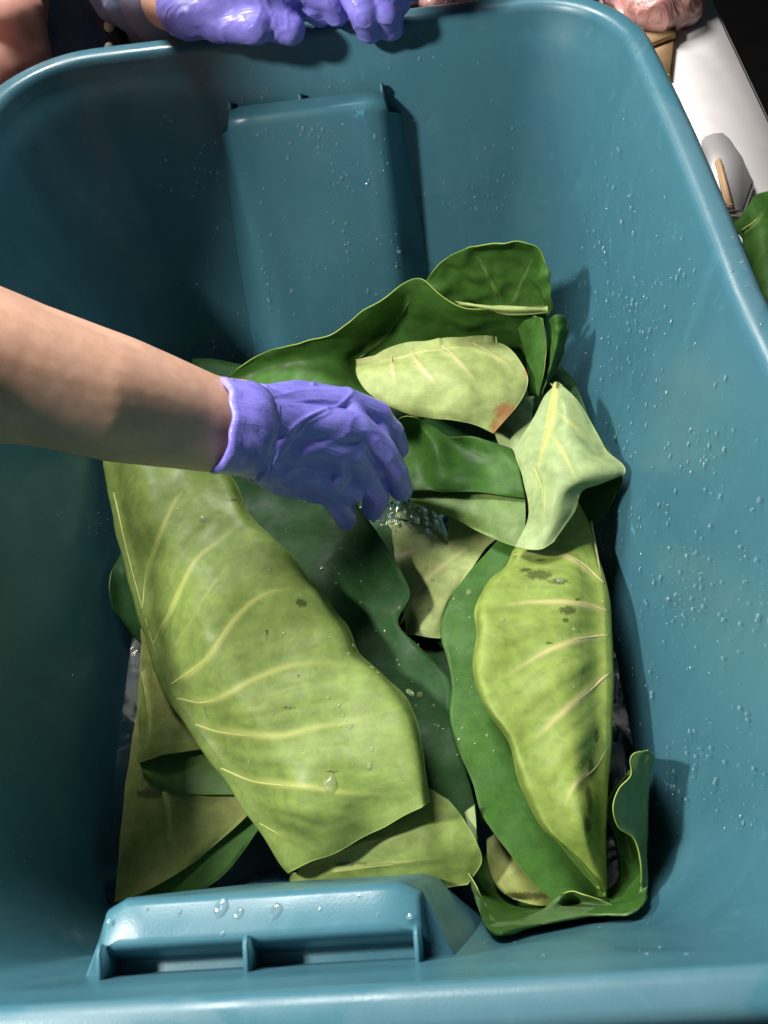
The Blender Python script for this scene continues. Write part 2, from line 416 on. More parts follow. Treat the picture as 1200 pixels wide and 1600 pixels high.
    for k, (pts, r) in enumerate(vp[:len(veins)]):
        A = np.array([surf(g, *[float(t[0]) for t in proj(p[None])[:2]])[0] + nn * (th * .5 - .00055 * r) for p, nn in pts])
        tube('midrib' if (veins[k][2:] and veins[k][2]) else 'vein', A, .00095 * r, .0004, vmat, root)
    g.root = root
    g.sx, g.sy, g.dep = proj(g.V)
    LEAF[label] = g
    return g
def fold(rows, lo=.35):
    """rows of (hidden half margin g, fold f, crest height, visible margin e) -> 9 control points per row"""
    out = []
    for g, f, cz, e in rows:
        g, f, e = map(np.array, (g, f, e)); l = lambda a, b, t: a + (b - a) * t
        a1 = l(g, f, .45); a2 = l(g, f, .88)
        a1 = (a1[0], a1[1], min(g[2], f[2]) - .2); a2 = (a2[0], a2[1], f[2] - 1.3)
        b1 = l(f, e, .07); b1 = (b1[0], b1[1], f[2] + .9)
        b2 = l(f, e, .3); b2 = (b2[0], b2[1], cz); b3 = l(f, e, .65); b3 = (b3[0], b3[1], (cz * 1.6 + e[2]) / 2.6 + .3); b4 = l(f, e, .93); b4 = (b4[0], b4[1], e[2] + .9)
        out.append([tuple(g), a1, a2, tuple(f), b1, b2, b3, b4, (e[0], e[1], e[2] - .5)])
    return out

# --- the large folded leaf, left
rA = [((500, 700, 7), (158, 690, 7), 9.8, (325, 700, 9.5)), ((560, 790, 6), (165, 738, 7), 9.8, (362, 750, 9)),
      ((612, 865, 5.5), (174, 805, 6.5), 9.6, (392, 803, 8.6)), ((640, 925, 5.5), (191, 862, 6), 9.4, (441, 853, 8.2)),
      ((622, 972, 4.8), (212, 940, 5.6), 9.2, (502, 919, 7.8)), ((655, 1012, 4.4), (233, 1012, 5.2), 9.0, (531, 962, 7.6)),
      ((700, 1062, 4), (259, 1085, 4.8), 8.6, (560, 1018, 7.4)), ((706, 1125, 3.6), (292, 1128, 4.6), 8.4, (604, 1060, 7.2)),
      ((720, 1180, 3.4), (331, 1182, 4.4), 8.2, (640, 1108, 7.2)), ((738, 1240, 3.2), (366, 1236, 4.0), 8.0, (661, 1165, 7.2)),
      ((742, 1290, 3), (396, 1288, 3.6), 7.4, (668, 1205, 7.0)), ((700, 1325, 2.6), (423, 1330, 3.0), 6.0, (672, 1232, 6.8)),
      ((620, 1350, 2.2), (450, 1364, 2.6), 4.6, (674, 1254, 6.6))]
leaf('largest leaf, folded pale underside out, filling the left half below the gloved hand',
     fold(rA), (UPPER_D, UNDER, EDGE), -1, 170, 210, amp=.0036, fr=17, hid=.8, folded=True, between=True,
     veins=[([(178, 770), (199, 862), (230, 975), (268, 1083), (336, 1174), (402, 1276), (448, 1338)], 1.3, True),
            ([(238, 1010), (262, 960), (300, 880), (345, 840), (380, 815)], 1.2),
            ([(222, 955), (232, 880), (268, 790), (290, 760)], 1.1),
            ([(268, 1070), (320, 1030), (370, 962), (415, 925), (470, 915)], 1.3),
            ([(276, 1092), (330, 1096), (400, 1058), (460, 1038), (540, 1034)], 1.4),
            ([(305, 1132), (350, 1145), (430, 1150), (510, 1132), (590, 1124)], 1.4),
            ([(345, 1200), (400, 1222), (480, 1230), (550, 1240), (615, 1246)], 1.3),
            ([(392, 1278), (430, 1300), (470, 1322)], .9)],
     scars=[(471, 942, 10, 8), (417, 990, 3, 12), (364, 782, 14, 2.5), (466, 1056, 4, 3), (450, 1105, 16, 2.5), (520, 1205, 12, 3)])
# --- folded leaf on the right
rE = [((800, 820, 4.6), (900, 770, 4.4), 5.6, (845, 795, 5.4)), ((765, 858, 4.8), (922, 826, 4.4), 6.2, (812, 848, 5.8)),
      ((728, 900, 4.9), (940, 885, 4.4), 7.4, (785, 888, 6.6)), ((702, 940, 4.9), (949, 935, 4.3), 8.6, (752, 920, 7.4)),
      ((688, 985, 4.8), (952, 985, 4.2), 9.6, (740, 955, 8.0)), ((699, 1030, 4.8), (954, 1035, 4), 9.6, (740, 992, 7.8)),
      ((706, 1072, 4.6), (954, 1085, 4), 9.4, (734, 1040, 7.6)), ((703, 1120, 4.6), (953, 1130, 3.8), 9.2, (749, 1098, 7.4)),
      ((715, 1170, 4.4), (951, 1180, 3.6), 8.8, (784, 1148, 7.2)), ((738, 1222, 4.2), (950, 1230, 3.4), 8.4, (801, 1192, 7.0)),
      ((753, 1272, 4), (949, 1280, 3.2), 7.8, (819, 1242, 6.6)), ((790, 1325, 3.6), (948, 1322, 3), 6.8, (844, 1290, 6)),
      ((830, 1375, 3.2), (947, 1362, 2.8), 5.6, (876, 1322, 5.4)), ((868, 1408, 3), (946, 1402, 2.6), 4, (938, 1390, 4.2))]
rE = [(g_, (f_[0], f_[1], f_[2] + 1.6 * w_), cz_ - (cz_ - 7.9) * .8 * w_ if cz_ > 7.9 else cz_, e_) for (g_, f_, cz_, e_), w_ in zip(rE, [.2, .4, .7] + [1] * 8 + [.8, .6, .3])]
leaf('long yellow-green leaf folded lengthwise with dark scratches, along the right wall',
     fold(rE), (UPPER, UNDER_Y, EDGE_T), 1, 170, 200, amp=.0026, fr=14, vmat=VEIN_P, folded=True, between=True,
     veins=[([(924, 815), (938, 900), (944, 1000), (944, 1100), (941, 1200)], 1.2, True),
            ([(944, 912), (910, 880), (870, 862), (825, 862), (800, 868)], 1.2),
            ([(950, 955), (900, 940), (830, 938), (775, 945)], 1.2),
            ([(952, 992), (900, 1000), (850, 1018), (780, 1062)], 1.2),
            ([(952, 1052), (915, 1085), (870, 1120), (832, 1158)], 1.4),
            ([(950, 1165), (930, 1200), (895, 1230), (880, 1262)], 1.0)],
     scars=[(842, 898, 26, 10), (872, 908, 18, 6), (822, 890, 14, 5), (888, 952, 18, 9), (884, 968, 7, 5), (905, 935, 8, 3), (858, 1003, 8, 3),
            (928, 1200, 6, 18), (922, 1250, 5, 30), (935, 1150, 5, 14), (918, 1290, 6, 16), (846, 873, 12, 3)])
# --- leaf crumpled up against the near right corner
rF = [[(765, 1325, 1), (742, 1342, 2), (727, 1354, 3.2), (727, 1362, 2.2)],
      [(800, 1378, .8), (772, 1384, 1.8), (747, 1385, 3.6), (742, 1392, 2.4)],
      [(850, 1408, .8), (800, 1424, 1.6), (763, 1426, 3.6), (756, 1435, 2.2)],
      [(875, 1410, .8), (835, 1430, 1.8), (792, 1444, 3.2), (778, 1458, 2)],
      [(890, 1400, .8), (862, 1410, 2.6), (842, 1424, 3.6), (828, 1448, 1.4)],
      [(905, 1385, .8), (892, 1390, 3.2), (886, 1393, 4.4), (885, 1437, 1.3)],
      [(930, 1385, .8), (916, 1393, 3.4), (913, 1397, 4.8), (920, 1431, 1.3)],
      [(952, 1388, .8), (947, 1402, 3.4), (945, 1408, 4.8), (948, 1429, 1.5)],
      [(966, 1376, .8), (974, 1404, 3.6), (978, 1420, 4.8), (984, 1427, 2)],
      [(970, 1350, .8), (988, 1382, 3.8), (998, 1396, 5.4), (1006, 1408, 2.4)],
      [(966, 1325, 1), (985, 1346, 4), (1003, 1357, 6.4), (1012, 1372, 3)],
      [(958, 1300, 1.5), (974, 1300, 4.6), (990, 1312, 7.2), (1010, 1330, 4)],
      [(950, 1275, 2), (962, 1286, 5.6), (966, 1293, 8.2), (1011, 1290, 5)],
      [(950, 1255, 2.5), (955, 1260, 6.2), (957, 1262, 9), (1012, 1258, 6)],
      [(960, 1235, 3), (963, 1232, 7), (966, 1231, 9.2), (1014, 1226, 7)],
      [(975, 1215, 3.5), (980, 1212, 7), (984, 1210, 9.4), (1018, 1203, 8)],
      [(990, 1204, 6), (986, 1194, 8), (984, 1188, 9.8), (1022, 1190, 8.8)],
      [(996, 1198, 7), (992, 1186, 8.6), (990, 1178, 10), (1022, 1180, 9.2)], [(1003, 1188, 8), (1002, 1180, 9), (1002, 1174, 10), (1017, 1174, 9.6)]]
def riser(rw):
    a, b, m, o = [np.array(x, float) for x in rw]
    h = o * .55 + a * .45; h[2] = min(.4, o[2]); mid = (o + m) / 2; mid[2] += .1; lo = o.copy(); lo[2] = max(.3, o[2] - .6)
    a[2] = min(a[2], .5) if a[1] > 1290 else a[2]; i_ = a * .6 + b * .4; i_[2] = (a[2] + h[2]) / 2
    return [tuple(x) for x in (a, i_, h, lo, mid, m)]
leaf('leaf crumpled up the right wall with a rolled bright margin, near the front corner',
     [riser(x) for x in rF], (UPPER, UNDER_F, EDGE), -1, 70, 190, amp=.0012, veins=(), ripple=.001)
tp = P(1004, 1357, 6.4); 
# --- pale curled leaf under the big one, behind the near hand hold
leaf('pale curled leaf poking out under the tip of the largest folded leaf',
     [[(470, 1320, 1.5), (560, 1270, 2.5), (640, 1225, 3.6), (700, 1248, 4.4)], [(455, 1362, 1.6), (550, 1318, 3.4), (650, 1284, 4.8), (724, 1278, 4.8)],
      [(450, 1380, 1.2), (550, 1352, 3.2), (650, 1330, 4.6), (745, 1316, 4.6)], [(452, 1392, 1), (555, 1378, 2.4), (655, 1362, 3.8), (753, 1350, 3.9)], [(460, 1404, .8), (560, 1400, 1.4), (650, 1392, 2.3), (730, 1384, 3)]],
     (UPPER, UNDER, EDGE), -1, 100, 60, amp=.003, fr=26, veins=[([(470, 1352), (560, 1318), (640, 1300)], .8), ([(520, 1362), (600, 1352), (690, 1345)], .7)], scars=[(540, 1352, 30, 5)])
# --- small pale leaf, middle
leaf('small tan-green leaf with water beads in the centre, below the splashing water',
     [[(600, 800, 2.8), (670, 782, 3.2), (740, 800, 3.2), (790, 830, 3)], [(612, 850, 3), (665, 850, 3.4), (715, 862, 3.4), (760, 855, 3.2)],
      [(622, 905, 3), (665, 905, 3.4), (705, 905, 3.4), (730, 900, 3.2)], [(630, 955, 3), (660, 955, 3.2), (690, 950, 3.2), (700, 945, 3)],
      [(634, 990, 2.6), (652, 993, 2.8), (672, 996, 2.8), (688, 997, 2.6)]],
     (UPPER, UNDER_T, EDGE_T), -1, 60, 80, amp=.0012, veins=[([(625, 975), (655, 915), (700, 875), (755, 832)], 1.2, True), ([(618, 868), (660, 856), (745, 848)], .8)], vmat=VEIN_P)
# --- dark leaf at the bottom of the heap
leaf('dark green leaf lying low in the water between the two large folded leaves',
     [[(560, 900, 1.0), (640, 960, 1.2), (720, 950, 1.0), (800, 930, .8)], [(580, 1040, 1), (660, 1040, 1.6), (730, 1050, 1.4), (800, 1040, .9)],
      [(600, 1160, .8), (680, 1150, 1.5), (740, 1150, 1.4), (800, 1160, .9)], [(640, 1290, .6), (700, 1270, 1.2), (745, 1285, 1.2), (790, 1290, .8)]],
     (UPPER_D, UNDER, EDGE), 1, 50, 60)
leaf('brown-green soaked leaf at the water line between the dark strip and the crumpled leaf',
     [[(760, 1312, 1.2), (785, 1296, 1.4), (812, 1306, 1.5), (830, 1330, 1.4)], [(764, 1352, 1.3), (795, 1345, 1.9), (830, 1352, 1.8), (855, 1375, 1.4)],
      [(778, 1385, 1.3), (810, 1388, 1.8), (845, 1392, 1.8), (878, 1402, 1.4)], [(802, 1404, 1.2), (830, 1412, 1.4), (852, 1415, 1.4), (874, 1412, 1.3)]],
     (UPPER, UNDER_O, EDGE), -1, 40, 40, amp=.002, fr=40, scars=[(820, 1400, 50, 8)])
leaf('tiny pointed leaf tip standing beside the curled pale leaf',
     [[(726, 1268, 4.2), (742, 1256, 4.8)], [(732, 1290, 4), (744, 1285, 4.2)], [(740, 1318, 3.6), (745, 1316, 3.6)]], (UPPER, UNDER_P, EDGE), -1, 12, 20, amp=.0005)
# --- upper part of the heap
leaf('big dark green leaf draped along the back of the heap with a wavy top margin',
     [[(352, 590, 7), (408, 552, 9), (470, 533, 10.5), (528, 516, 11.5), (596, 466, 13), (655, 435, 14), (712, 472, 13), (780, 484, 12.6), (856, 482, 12)],
      [(362, 602, 6.6), (430, 575, 7.8), (490, 558, 8.6), (545, 545, 9.2), (612, 508, 9.6), (668, 478, 11.6), (722, 502, 10.4), (790, 512, 10), (852, 516, 9.6)],
      [(385, 640, 6), (450, 615, 7.6), (510, 600, 7.6), (570, 580, 6.8), (635, 560, 7), (695, 540, 7.4), (745, 540, 7.4), (800, 545, 7.2), (838, 560, 7)],
      [(420, 700, 5), (480, 680, 6.6), (540, 665, 6.6), (600, 640, 6), (655, 620, 6), (705, 610, 6), (750, 612, 6), (790, 610, 5.6), (820, 605, 5)]],
     (UPPER, UNDER, EDGE), 1, 170, 90, amp=.0035, fr=24, ripple=.003,
     veins=[([(560, 560), (600, 530), (640, 470)], .5)], vmat=VEIN_G)
leaf('rounded dark green leaf standing highest against the back wall',
     [[(664, 440, 11), (694, 405, 13), (740, 386, 15), (792, 378, 15.8), (838, 388, 15.4), (859, 425, 14)],
      [(684, 458, 10.4), (715, 430, 11.6), (755, 415, 13), (800, 414, 13.4), (836, 424, 13.4), (860, 455, 13)],
      [(700, 480, 9), (735, 470, 9.6), (775, 465, 10.4), (812, 466, 10.8), (842, 472, 11.2), (857, 482, 11.6)],
      [(715, 505, 7.6), (750, 500, 8), (785, 497, 8.6), (815, 497, 9), (838, 500, 9.2), (850, 505, 9.4)]],
     (UPPER, UNDER, EDGE), 1, 90, 60, amp=.0050, fr=36, ripple=.002, veins=[([(800, 475), (815, 440), (832, 405)], .5), ([(780, 470), (760, 430), (745, 400)], .5)], vmat=VEIN_G)
leaf('thin yellowish leaf edge showing between the two darkest leaves at the back',
     [[(712, 472, 12.9), (770, 477, 12.8), (815, 479, 12.8), (855, 481, 12.4)], [(716, 474, 12.9), (775, 483, 12.8), (815, 485, 12.7), (855, 484, 12.4)], [(720, 476, 12.8), (780, 488, 12.2), (815, 490, 12.2), (854, 486, 12.2)]],
     (UPPER, UNDER_T, EDGE_T), -1, 40, 10, amp=.0006)
leaf('narrow green leaf edge furled upright by the right wall, left one of the pair',
     [[(805, 492, 10.5), (828, 492, 11.6), (851, 498, 12)], [(812, 530, 9.6), (835, 530, 10.6), (854, 532, 11)],
      [(822, 570, 8.6), (838, 570, 9.4), (852, 576, 9.6)], [(828, 615, 7), (836, 618, 7.6), (843, 620, 7.8)]], (UPPER, UNDER, EDGE), 1, 30, 50, amp=.002, fr=40)
leaf('narrow frilled leaf edge furled upright by the right wall, right one of the pair',
     [[(856, 506, 11), (868, 492, 12.6), (884, 495, 12)], [(858, 530, 10), (870, 526, 11.4), (887, 526, 11)],
      [(852, 572, 8.8), (862, 566, 9.8), (874, 564, 9.4)], [(841, 618, 7.6), (846, 616, 8), (852, 612, 8)]], (UPPER, UNDER_P, EDGE), 1, 30, 60, amp=.0022, fr=60, ripple=.004)
leaf('dark leaf wedged low against the right wall beside the pale pointed leaf',
     [[(820, 560, 5), (860, 560, 6), (895, 590, 6.5)], [(830, 640, 5), (880, 650, 6), (925, 660, 7)], [(850, 720, 5), (910, 740, 6), (972, 742, 8)], [(870, 800, 4.5), (915, 790, 5.6), (962, 772, 6.4)], [(885, 840, 4), (915, 830, 4.6), (940, 820, 5)]],
     (UPPER_D, UNDER, EDGE), 1, 40, 60)
leaf('pale leaf half hidden behind the brown-tipped leaf and the pointed one',
     [[(775, 640, 6), (805, 625, 6.4), (835, 618, 6.4)], [(772, 670, 6), (800, 660, 6.6), (832, 650, 6.6)], [(780, 695, 6), (802, 700, 6.4), (828, 695, 6.4)], [(795, 720, 5.6), (808, 722, 6), (820, 722, 6)]],
     (UPPER, UNDER_P, EDGE), -1, 40, 40, amp=.0015, fr=50)
leaf('pale leaf with a torn brown tip resting on the dark leaf at the back',
     [[(560, 585, 7.6), (620, 572, 7.6), (690, 560, 7.6), (760, 548, 7.4)], [(556, 566, 8.8), (618, 549, 9.4), (690, 538, 9.8), (778, 530, 9.8)],
      [(558, 588, 9.2), (628, 576, 10), (708, 570, 10.4), (809, 556, 9.8)], [(575, 612, 8.8), (648, 610, 9.6), (728, 608, 10), (826, 590, 9.2)],
      [(608, 634, 8.4), (675, 634, 9), (738, 640, 9.2), (812, 628, 8.6)], [(650, 648, 8), (700, 654, 8.4), (742, 664, 8.4), (771, 677, 8)]],
     (UPPER, UNDER_T, EDGE_T), -1, 110, 90, amp=.0028, fr=22, vmat=VEIN_P,
     veins=[([(562, 562), (620, 549), (690, 538), (770, 532)], 1., True), ([(640, 546), (660, 575), (690, 612)], 1.), ([(690, 540), (715, 560), (750, 600)], 1.1), ([(612, 552), (612, 578), (618, 606)], .8), ([(740, 536), (775, 556), (800, 572)], .8)],
     scars=[(790, 645, 22, 22), (776, 668, 12, 18), (824, 575, 5, 20)])
leaf('dark green leaf with a curled-over left margin just right of the gloved fingers',
     [[(596, 690, 6), (620, 657, 8.6), (645, 650, 9.2), (672, 668, 7.8), (700, 682, 7.6), (745, 684, 8.4), (800, 702, 7.6)], [(600, 712, 6), (622, 692, 6.6), (650, 688, 7.2), (680, 696, 8.4), (712, 706, 7.4), (757, 712, 7.4), (812, 733, 7.8)],
      [(602, 742, 6), (628, 738, 6.9), (656, 738, 7.0), (686, 742, 7.6), (716, 747, 7.4), (762, 753, 7.2), (818, 764, 7.6)], [(608, 768, 6.0), (638, 768, 6.5), (668, 768, 6.8), (690, 769, 6.9), (718, 770, 7.0), (765, 772, 7.1), (820, 778, 7.3)]],
     (UPPER, UNDER, EDGE), 1, 110, 70, amp=.0042, fr=20, ripple=.002, veins=())
leaf('smooth mid-green leaf flap below the curled dark leaf, ending at the pale pointed leaf',
     [[(612, 766, 5.8), (660, 766, 6.3), (712, 768, 6.5), (765, 770, 6.7), (820, 772, 6.8)], [(648, 782, 6), (690, 790, 6.4), (735, 798, 6.6), (778, 806, 6.7), (821, 812, 6.8)],
      [(658, 788, 5), (702, 806, 5.4), (745, 829, 5.6), (785, 847, 5.8), (814, 857, 6.2)]],
     (UPPER, leaf_mat('leaf_underside_green', (.13, .22, .06), (.17, .27, .08), True), EDGE), -1, 80, 50, amp=.0015)
leaf('pale pointed leaf, underside out with a yellow midrib, leaning on the right wall',
     [[(862, 598, 10.6), (868, 593, 11), (873, 592, 11), (880, 598, 11)], [(846, 625, 10.6), (864, 624, 11.2), (880, 622, 11.4), (898, 620, 11)],
      [(826, 664, 10), (858, 664, 11), (890, 660, 11.4), (922, 656, 10.6)], [(806, 704, 9), (850, 708, 10.8), (900, 704, 11.2), (950, 702, 10.2)],
      [(813, 750, 8.6), (852, 750, 10.4), (910, 742, 11), (976, 739, 10)], [(820, 790, 8), (846, 788, 9.6), (880, 776, 10.2), (914, 764, 9.6)],
      [(817, 825, 7.8), (842, 823, 8.8), (868, 814, 9.2), (894, 803, 8.8)], [(806, 856, 7.6), (826, 859, 8.0), (846, 858, 8.2), (864, 848, 8.2)]],
     (UPPER, UNDER_P, EDGE), -1, 110, 110, amp=.0022, fr=22,
     veins=[([(868, 598), (858, 640), (850, 680), (836, 720), (824, 790)], 1.7, True), ([(852, 672), (880, 705), (905, 760)], .8), ([(858, 640), (895, 660), (935, 700)], .8), ([(834, 730), (848, 770), (846, 830)], .7)],
     scars=[(869, 597, 9, 9)])
# --- lower left group
leaf('olive leaf lying flat in the front left corner beside the water',
     [[(221, 988, 1.8), (250, 1030, 2.4), (285, 1080, 2.4), (330, 1110, 2)], [(214, 1100, 1.8), (255, 1120, 2.6), (310, 1140, 2.4), (360, 1170, 2)],
      [(197, 1222, 1.6), (255, 1225, 2.4), (320, 1222, 2.4), (400, 1230, 1.8)], [(188, 1310, 1.4), (250, 1310, 2), (320, 1296, 2), (392, 1268, 1.7)],
      [(180, 1410, 1.2), (222, 1396, 1.5), (262, 1374, 1.6), (310, 1342, 1.4)]],
     (UPPER, UNDER_O, EDGE), -1, 80, 100, amp=.0016, veins=[([(255, 1238), (262, 1265), (264, 1325)], 1.1)], scars=[(235, 1240, 30, 10)])
leaf('small olive leaf flap turned over beneath the left edge of the largest leaf',
     [[(222, 975, 3.4), (245, 1020, 3.8), (275, 1070, 3.6)], [(216, 1100, 3.2), (252, 1105, 4.2), (320, 1130, 3.6)], [(211, 1192, 3.2), (255, 1180, 4.2), (335, 1168, 3.4)]],
     (UPPER, UNDER_O, EDGE), -1, 50, 60, amp=.0022, fr=36, veins=[([(222, 1050), (232, 1120), (226, 1180)], .8)])
leaf('bright green patch of leaf showing under the small turned-over flap',
     [[(215, 1182, 2.7), (260, 1172, 2.9), (330, 1155, 2.8)], [(226, 1208, 2.7), (280, 1208, 3), (352, 1205, 2.8)], [(250, 1226, 2.5), (300, 1240, 2.7), (375, 1242, 2.6)]],
     (UPPER_L, UNDER, EDGE), 1, 40, 40, amp=.001)
leaf('dark green strip of leaf beneath the olive leaf at the front left',
     [[(205, 1385, .6), (225, 1405, .5)], [(262, 1366, .9), (290, 1402, .6)], [(330, 1322, 1), (345, 1370, .7)], [(370, 1280, 1), (385, 1322, .8)], [(392, 1258, 1), (408, 1292, .8)]],
     (UPPER, UNDER, EDGE), -1, 24, 60, amp=.0008)
leaf('dark shaded leaf bent up against the left wall, beside the largest leaf',
     [[(196, 852, 3), (215, 870, 4.4), (240, 880, 4)], [(172, 900, 2.4), (195, 915, 3.6), (235, 930, 3.4)], [(176, 950, 2), (200, 960, 2.8), (240, 985, 2.8)], [(196, 985, 1.4), (212, 1000, 1.8), (245, 1030, 2)]],
     (UPPER_D, UNDER_O, EDGE), 1, 30, 40, amp=.002)
leaf('dark submerged leaf across the middle of the tote, below the hand',
     [[(300, 560, 2), (460, 580, 2.5), (640, 580, 3), (840, 560, 3)], [(300, 680, 2), (460, 700, 2.5), (640, 700, 2.6), (840, 700, 3)],
      [(330, 800, 2), (480, 800, 1.8), (600, 830, 1.4), (760, 830, 2)], [(350, 900, 1), (480, 900, 1), (600, 880, 1), (740, 880, 1)]],
     (UPPER_D, UNDER, EDGE), 1, 50, 50)

# --- splash of stirred water beside the fingers
V = []; nx, ny = 90, 50
for j in range(ny):
    for i in range(nx):
        u, v = i / (nx - 1), j / (ny - 1); q = PI_(520 + 178 * u, 764 + 84 * v - 10 * u, 4.9)
        e = min(1, 5 * u * (1 - u)) * min(1, 5 * v * (1 - v))
        q = q + np.array([0, 0, (e - 1) * .016 + .0040 * e * (nz(q, 55, 2) + .6 * abs(nz(q, 130, 3)) + .15 * nz(q, 300, 3))]); V.append(q)
Fc = [(j * nx + i, j * nx + i + 1, (j + 1) * nx + i + 1, (j + 1) * nx + i) for j in range(ny - 1) for i in range(nx - 1)]
sp = mesh('splash', V, Fc, DROP); V, Fc = [], []
gs = Grid(); gs.V = np.array([v.co[:] for v in sp.data.vertices]); gs.Nc = np.array([v.normal[:] for v in sp.data.vertices]); gs.sx, gs.sy, gs.dep = proj(gs.V)
for k in range(170):
    px, py = RNG.gauss(625, 38), RNG.gauss(806, 16)
    if np.hypot(gs.sx - px, gs.sy - py).min() > 5: continue
    p, nn = surf(gs, px, py); SPL = (p, (0, -.3, 1), (.0004 + .0016 * RNG.random() ** 3)); V.append(SPL)
BUB = V
tag(sp, 'clear choppy splash of water stirred up by the gloved fingers', 'water', kind='stuff')

# ------------------------------------------------------------------ water drops
def dome(p, n, r, flat, V, Fc, el=1.0, seg=8, rg=4):
    n = np.array(n) / np.linalg.norm(n); a = np.cross(n, (0.13, .2, 1.)); a /= np.linalg.norm(a); b = np.cross(n, a)
    o = len(V); q0 = RNG.random() * 6; wob = [1 + RNG.uniform(-.12, .12) for _ in range(seg)]
    for k in range(rg):
        t = math.pi / 2 * k / rg; rr = r * math.cos(t) ** .8; h = r * flat * math.sin(t)
        for s in range(seg):
            q = 2 * math.pi * s / seg; V.append(np.array(p) + rr * wob[s] * (math.cos(q) * a + el * math.sin(q) * b) + n * (h - r * .06))
    V.append(np.array(p) + n * r * flat)
    for k in range(rg - 1):
        for s in range(seg): Fc.append((o + k * seg + s, o + k * seg + (s + 1) % seg, o + (k + 1) * seg + (s + 1) % seg, o + (k + 1) * seg + s))
    for s in range(seg): Fc.append((o + (rg - 1) * seg + s, o + (rg - 1) * seg + (s + 1) % seg, o + rg * seg))
    Fc.append(tuple(o + s for s in range(seg))[::-1])
V, Fc = [], []
for p, nn, r_ in BUB: dome(p, nn, r_, .8, V, Fc, 1.1)
tag(mesh('foam_bubbles', V, Fc, BEAD, sp), None, kind='stuff')
def wallp(px, py, which):
    p0, n = {'R': ((LX, 0, H), (1, 0, -.192)), 'B': ((0, LY, H), (0, 1, -.266)), 'N': ((0, -LY, H), (0, -1, -.266)), 'L': ((-LX, 0, H), (-1, 0, -.192)), 'C': ((0, .2745, .217), (0, 1, -.255))}[which]
    p0, n = np.array(p0), np.array(n)
    d = RM @ np.array([(px - 600) / FPX, -(py - 800) / FPX, -1.]); t = np.dot(p0 - CAM, n) / np.dot(d, n)
    q = CAM + d * t; return np.array([warp(q[0], q[1]), q[1], q[2]]), -n
V, Fc = [], []
def spray(which, x0, y0, x1, y1, n, rmax=.0011, clusters=0, chk=None):
    cl = [(RNG.uniform(x0, x1), RNG.uniform(y0, y1)) for _ in range(clusters)]
    for _ in range(n):
        if cl and RNG.random() < .6: c = RNG.choice(cl); px, py = RNG.gauss(c[0], 22), RNG.gauss(c[1], 26)
        else: px, py = RNG.uniform(x0, x1), RNG.uniform(y0, y1)
        if chk and not chk(px, py): continue
        p, nn = wallp(px, py, which)
        if which != 'C' and not (inside(p, -.0015) and .004 < p[2] < .236): continue
        if which == 'C' and not (-.067 < p[0] < .048 and p[2] < .208): continue
        if which in 'RL' and abs(p[1]) > LY - .075: continue
        if which in 'BN' and abs(p[0]) > LX - .075: continue
        if which == 'B' and -.085 < p[0] < .068 and p[2] < .21: continue
        dome(p, nn, rmax * (.2 + .8 * RNG.random() ** 2.6), .55, V, Fc, RNG.uniform(.9, 1.5))
spray('R', 860, 60, 1200, 1480, 1700, .0015, 40)
spray('B', 220, 80, 900, 560, 700, .0015, 16)
spray('C', 370, 150, 640, 540, 420, .0017, 12)
spray('L', 0, 180, 190, 1400, 90, .0009, 4)
spray('N', 700, 1400, 1200, 1500, 90, .0010, 4)
for (px, py, r_, e_) in ((345, 1418, .0030, 1.3), (374, 1427, .0017, 1.5), (430, 1425, .0024, 1.6), (170, 1440, .0012, 1), (280, 1425, .0010, 1), (640, 1432, .0012, 1), (500, 1420, .0008, 1), (590, 1428, .0008, 1), (347, 1458, .0009, 1), (230, 1420, .0007, 1), (560, 1400, .0006, 1)):
    dome(P(px, py, 21.14), (0, 0, 1), r_, .35, V, Fc, e_, 14, 5)
for k in range(36):
    y = RNG.uniform(-.29, .24); p = P(0, 0, 25.65); dome(np.array([warp(.2345 + RNG.uniform(-.005, .005), y), y, .2568]), (0, 0, 1), RNG.uniform(.0003, .0009), .3, V, Fc, 1.4)
dr = mesh('water_beads', V, Fc, BEAD, tote); tag(dr, 'fine beads of water sprayed over the inner walls', kind='stuff')
# beads on the leaves
def bead_on(g, px, py, r, flat=.6):
    p, n = surf(g, px, py); return p + n * .0004, n, r, flat
big = []
gA = [g for k, g in LEAF.items() if k.startswith('largest leaf')][0]
gE = [g for k, g in LEAF.items() if k.startswith('long yellow')][0]
gH = [g for k, g in LEAF.items() if k.startswith('small tan')][0]
for g, px, py, r, lab in ((gA, 516, 1226, .0042, 'largest oval water drop near the lower margin of the largest folded leaf'),
                          (gA, 317, 810, .0026, 'round water drop high on the largest folded leaf, under the forearm'),
                          (gA, 640, 1083, .0028, 'left one of two touching water drops on the dark half leaf'),
                          (gA, 656, 1086, .0020, 'right one of two touching water drops on the dark half leaf'),
                          (gE, 875, 907, .0026, 'water drop at the right end of the dark scratches'),
                          (gE, 733, 926, .0022, 'water drop on the dark strip left of the scratched leaf')):
    v, f = [], []; p, n, r, fl = bead_on(g, px, py, r)
    dome(p, n, r, fl, v, f, 1.15, 20, 8); tag(mesh('water_drop', v, f, LEAFDROP), lab, 'water drop', 'larger drops lying on the leaves')
V, Fc = [], []
def scatter(g, x0, y0, x1, y1, n, rm=.0010):
    for _ in range(n):
        px, py = RNG.uniform(x0, x1), RNG.uniform(y0, y1); d = np.hypot(g.sx - px, g.sy - py)
        if d.min() > 5: continue
        p, nn, r, fl = bead_on(g, px, py, rm * (.3 + .7 * RNG.random() ** 2)); dome(p, nn, r, fl, V, Fc, 1.1)
scatter(gA, 200, 760, 660, 1300, 40); scatter(gA, 420, 780, 720, 1140, 70, .0016); scatter(gE, 700, 880, 940, 1200, 34, .0012); scatter(gH, 620, 830, 740, 980, 40, .0014)
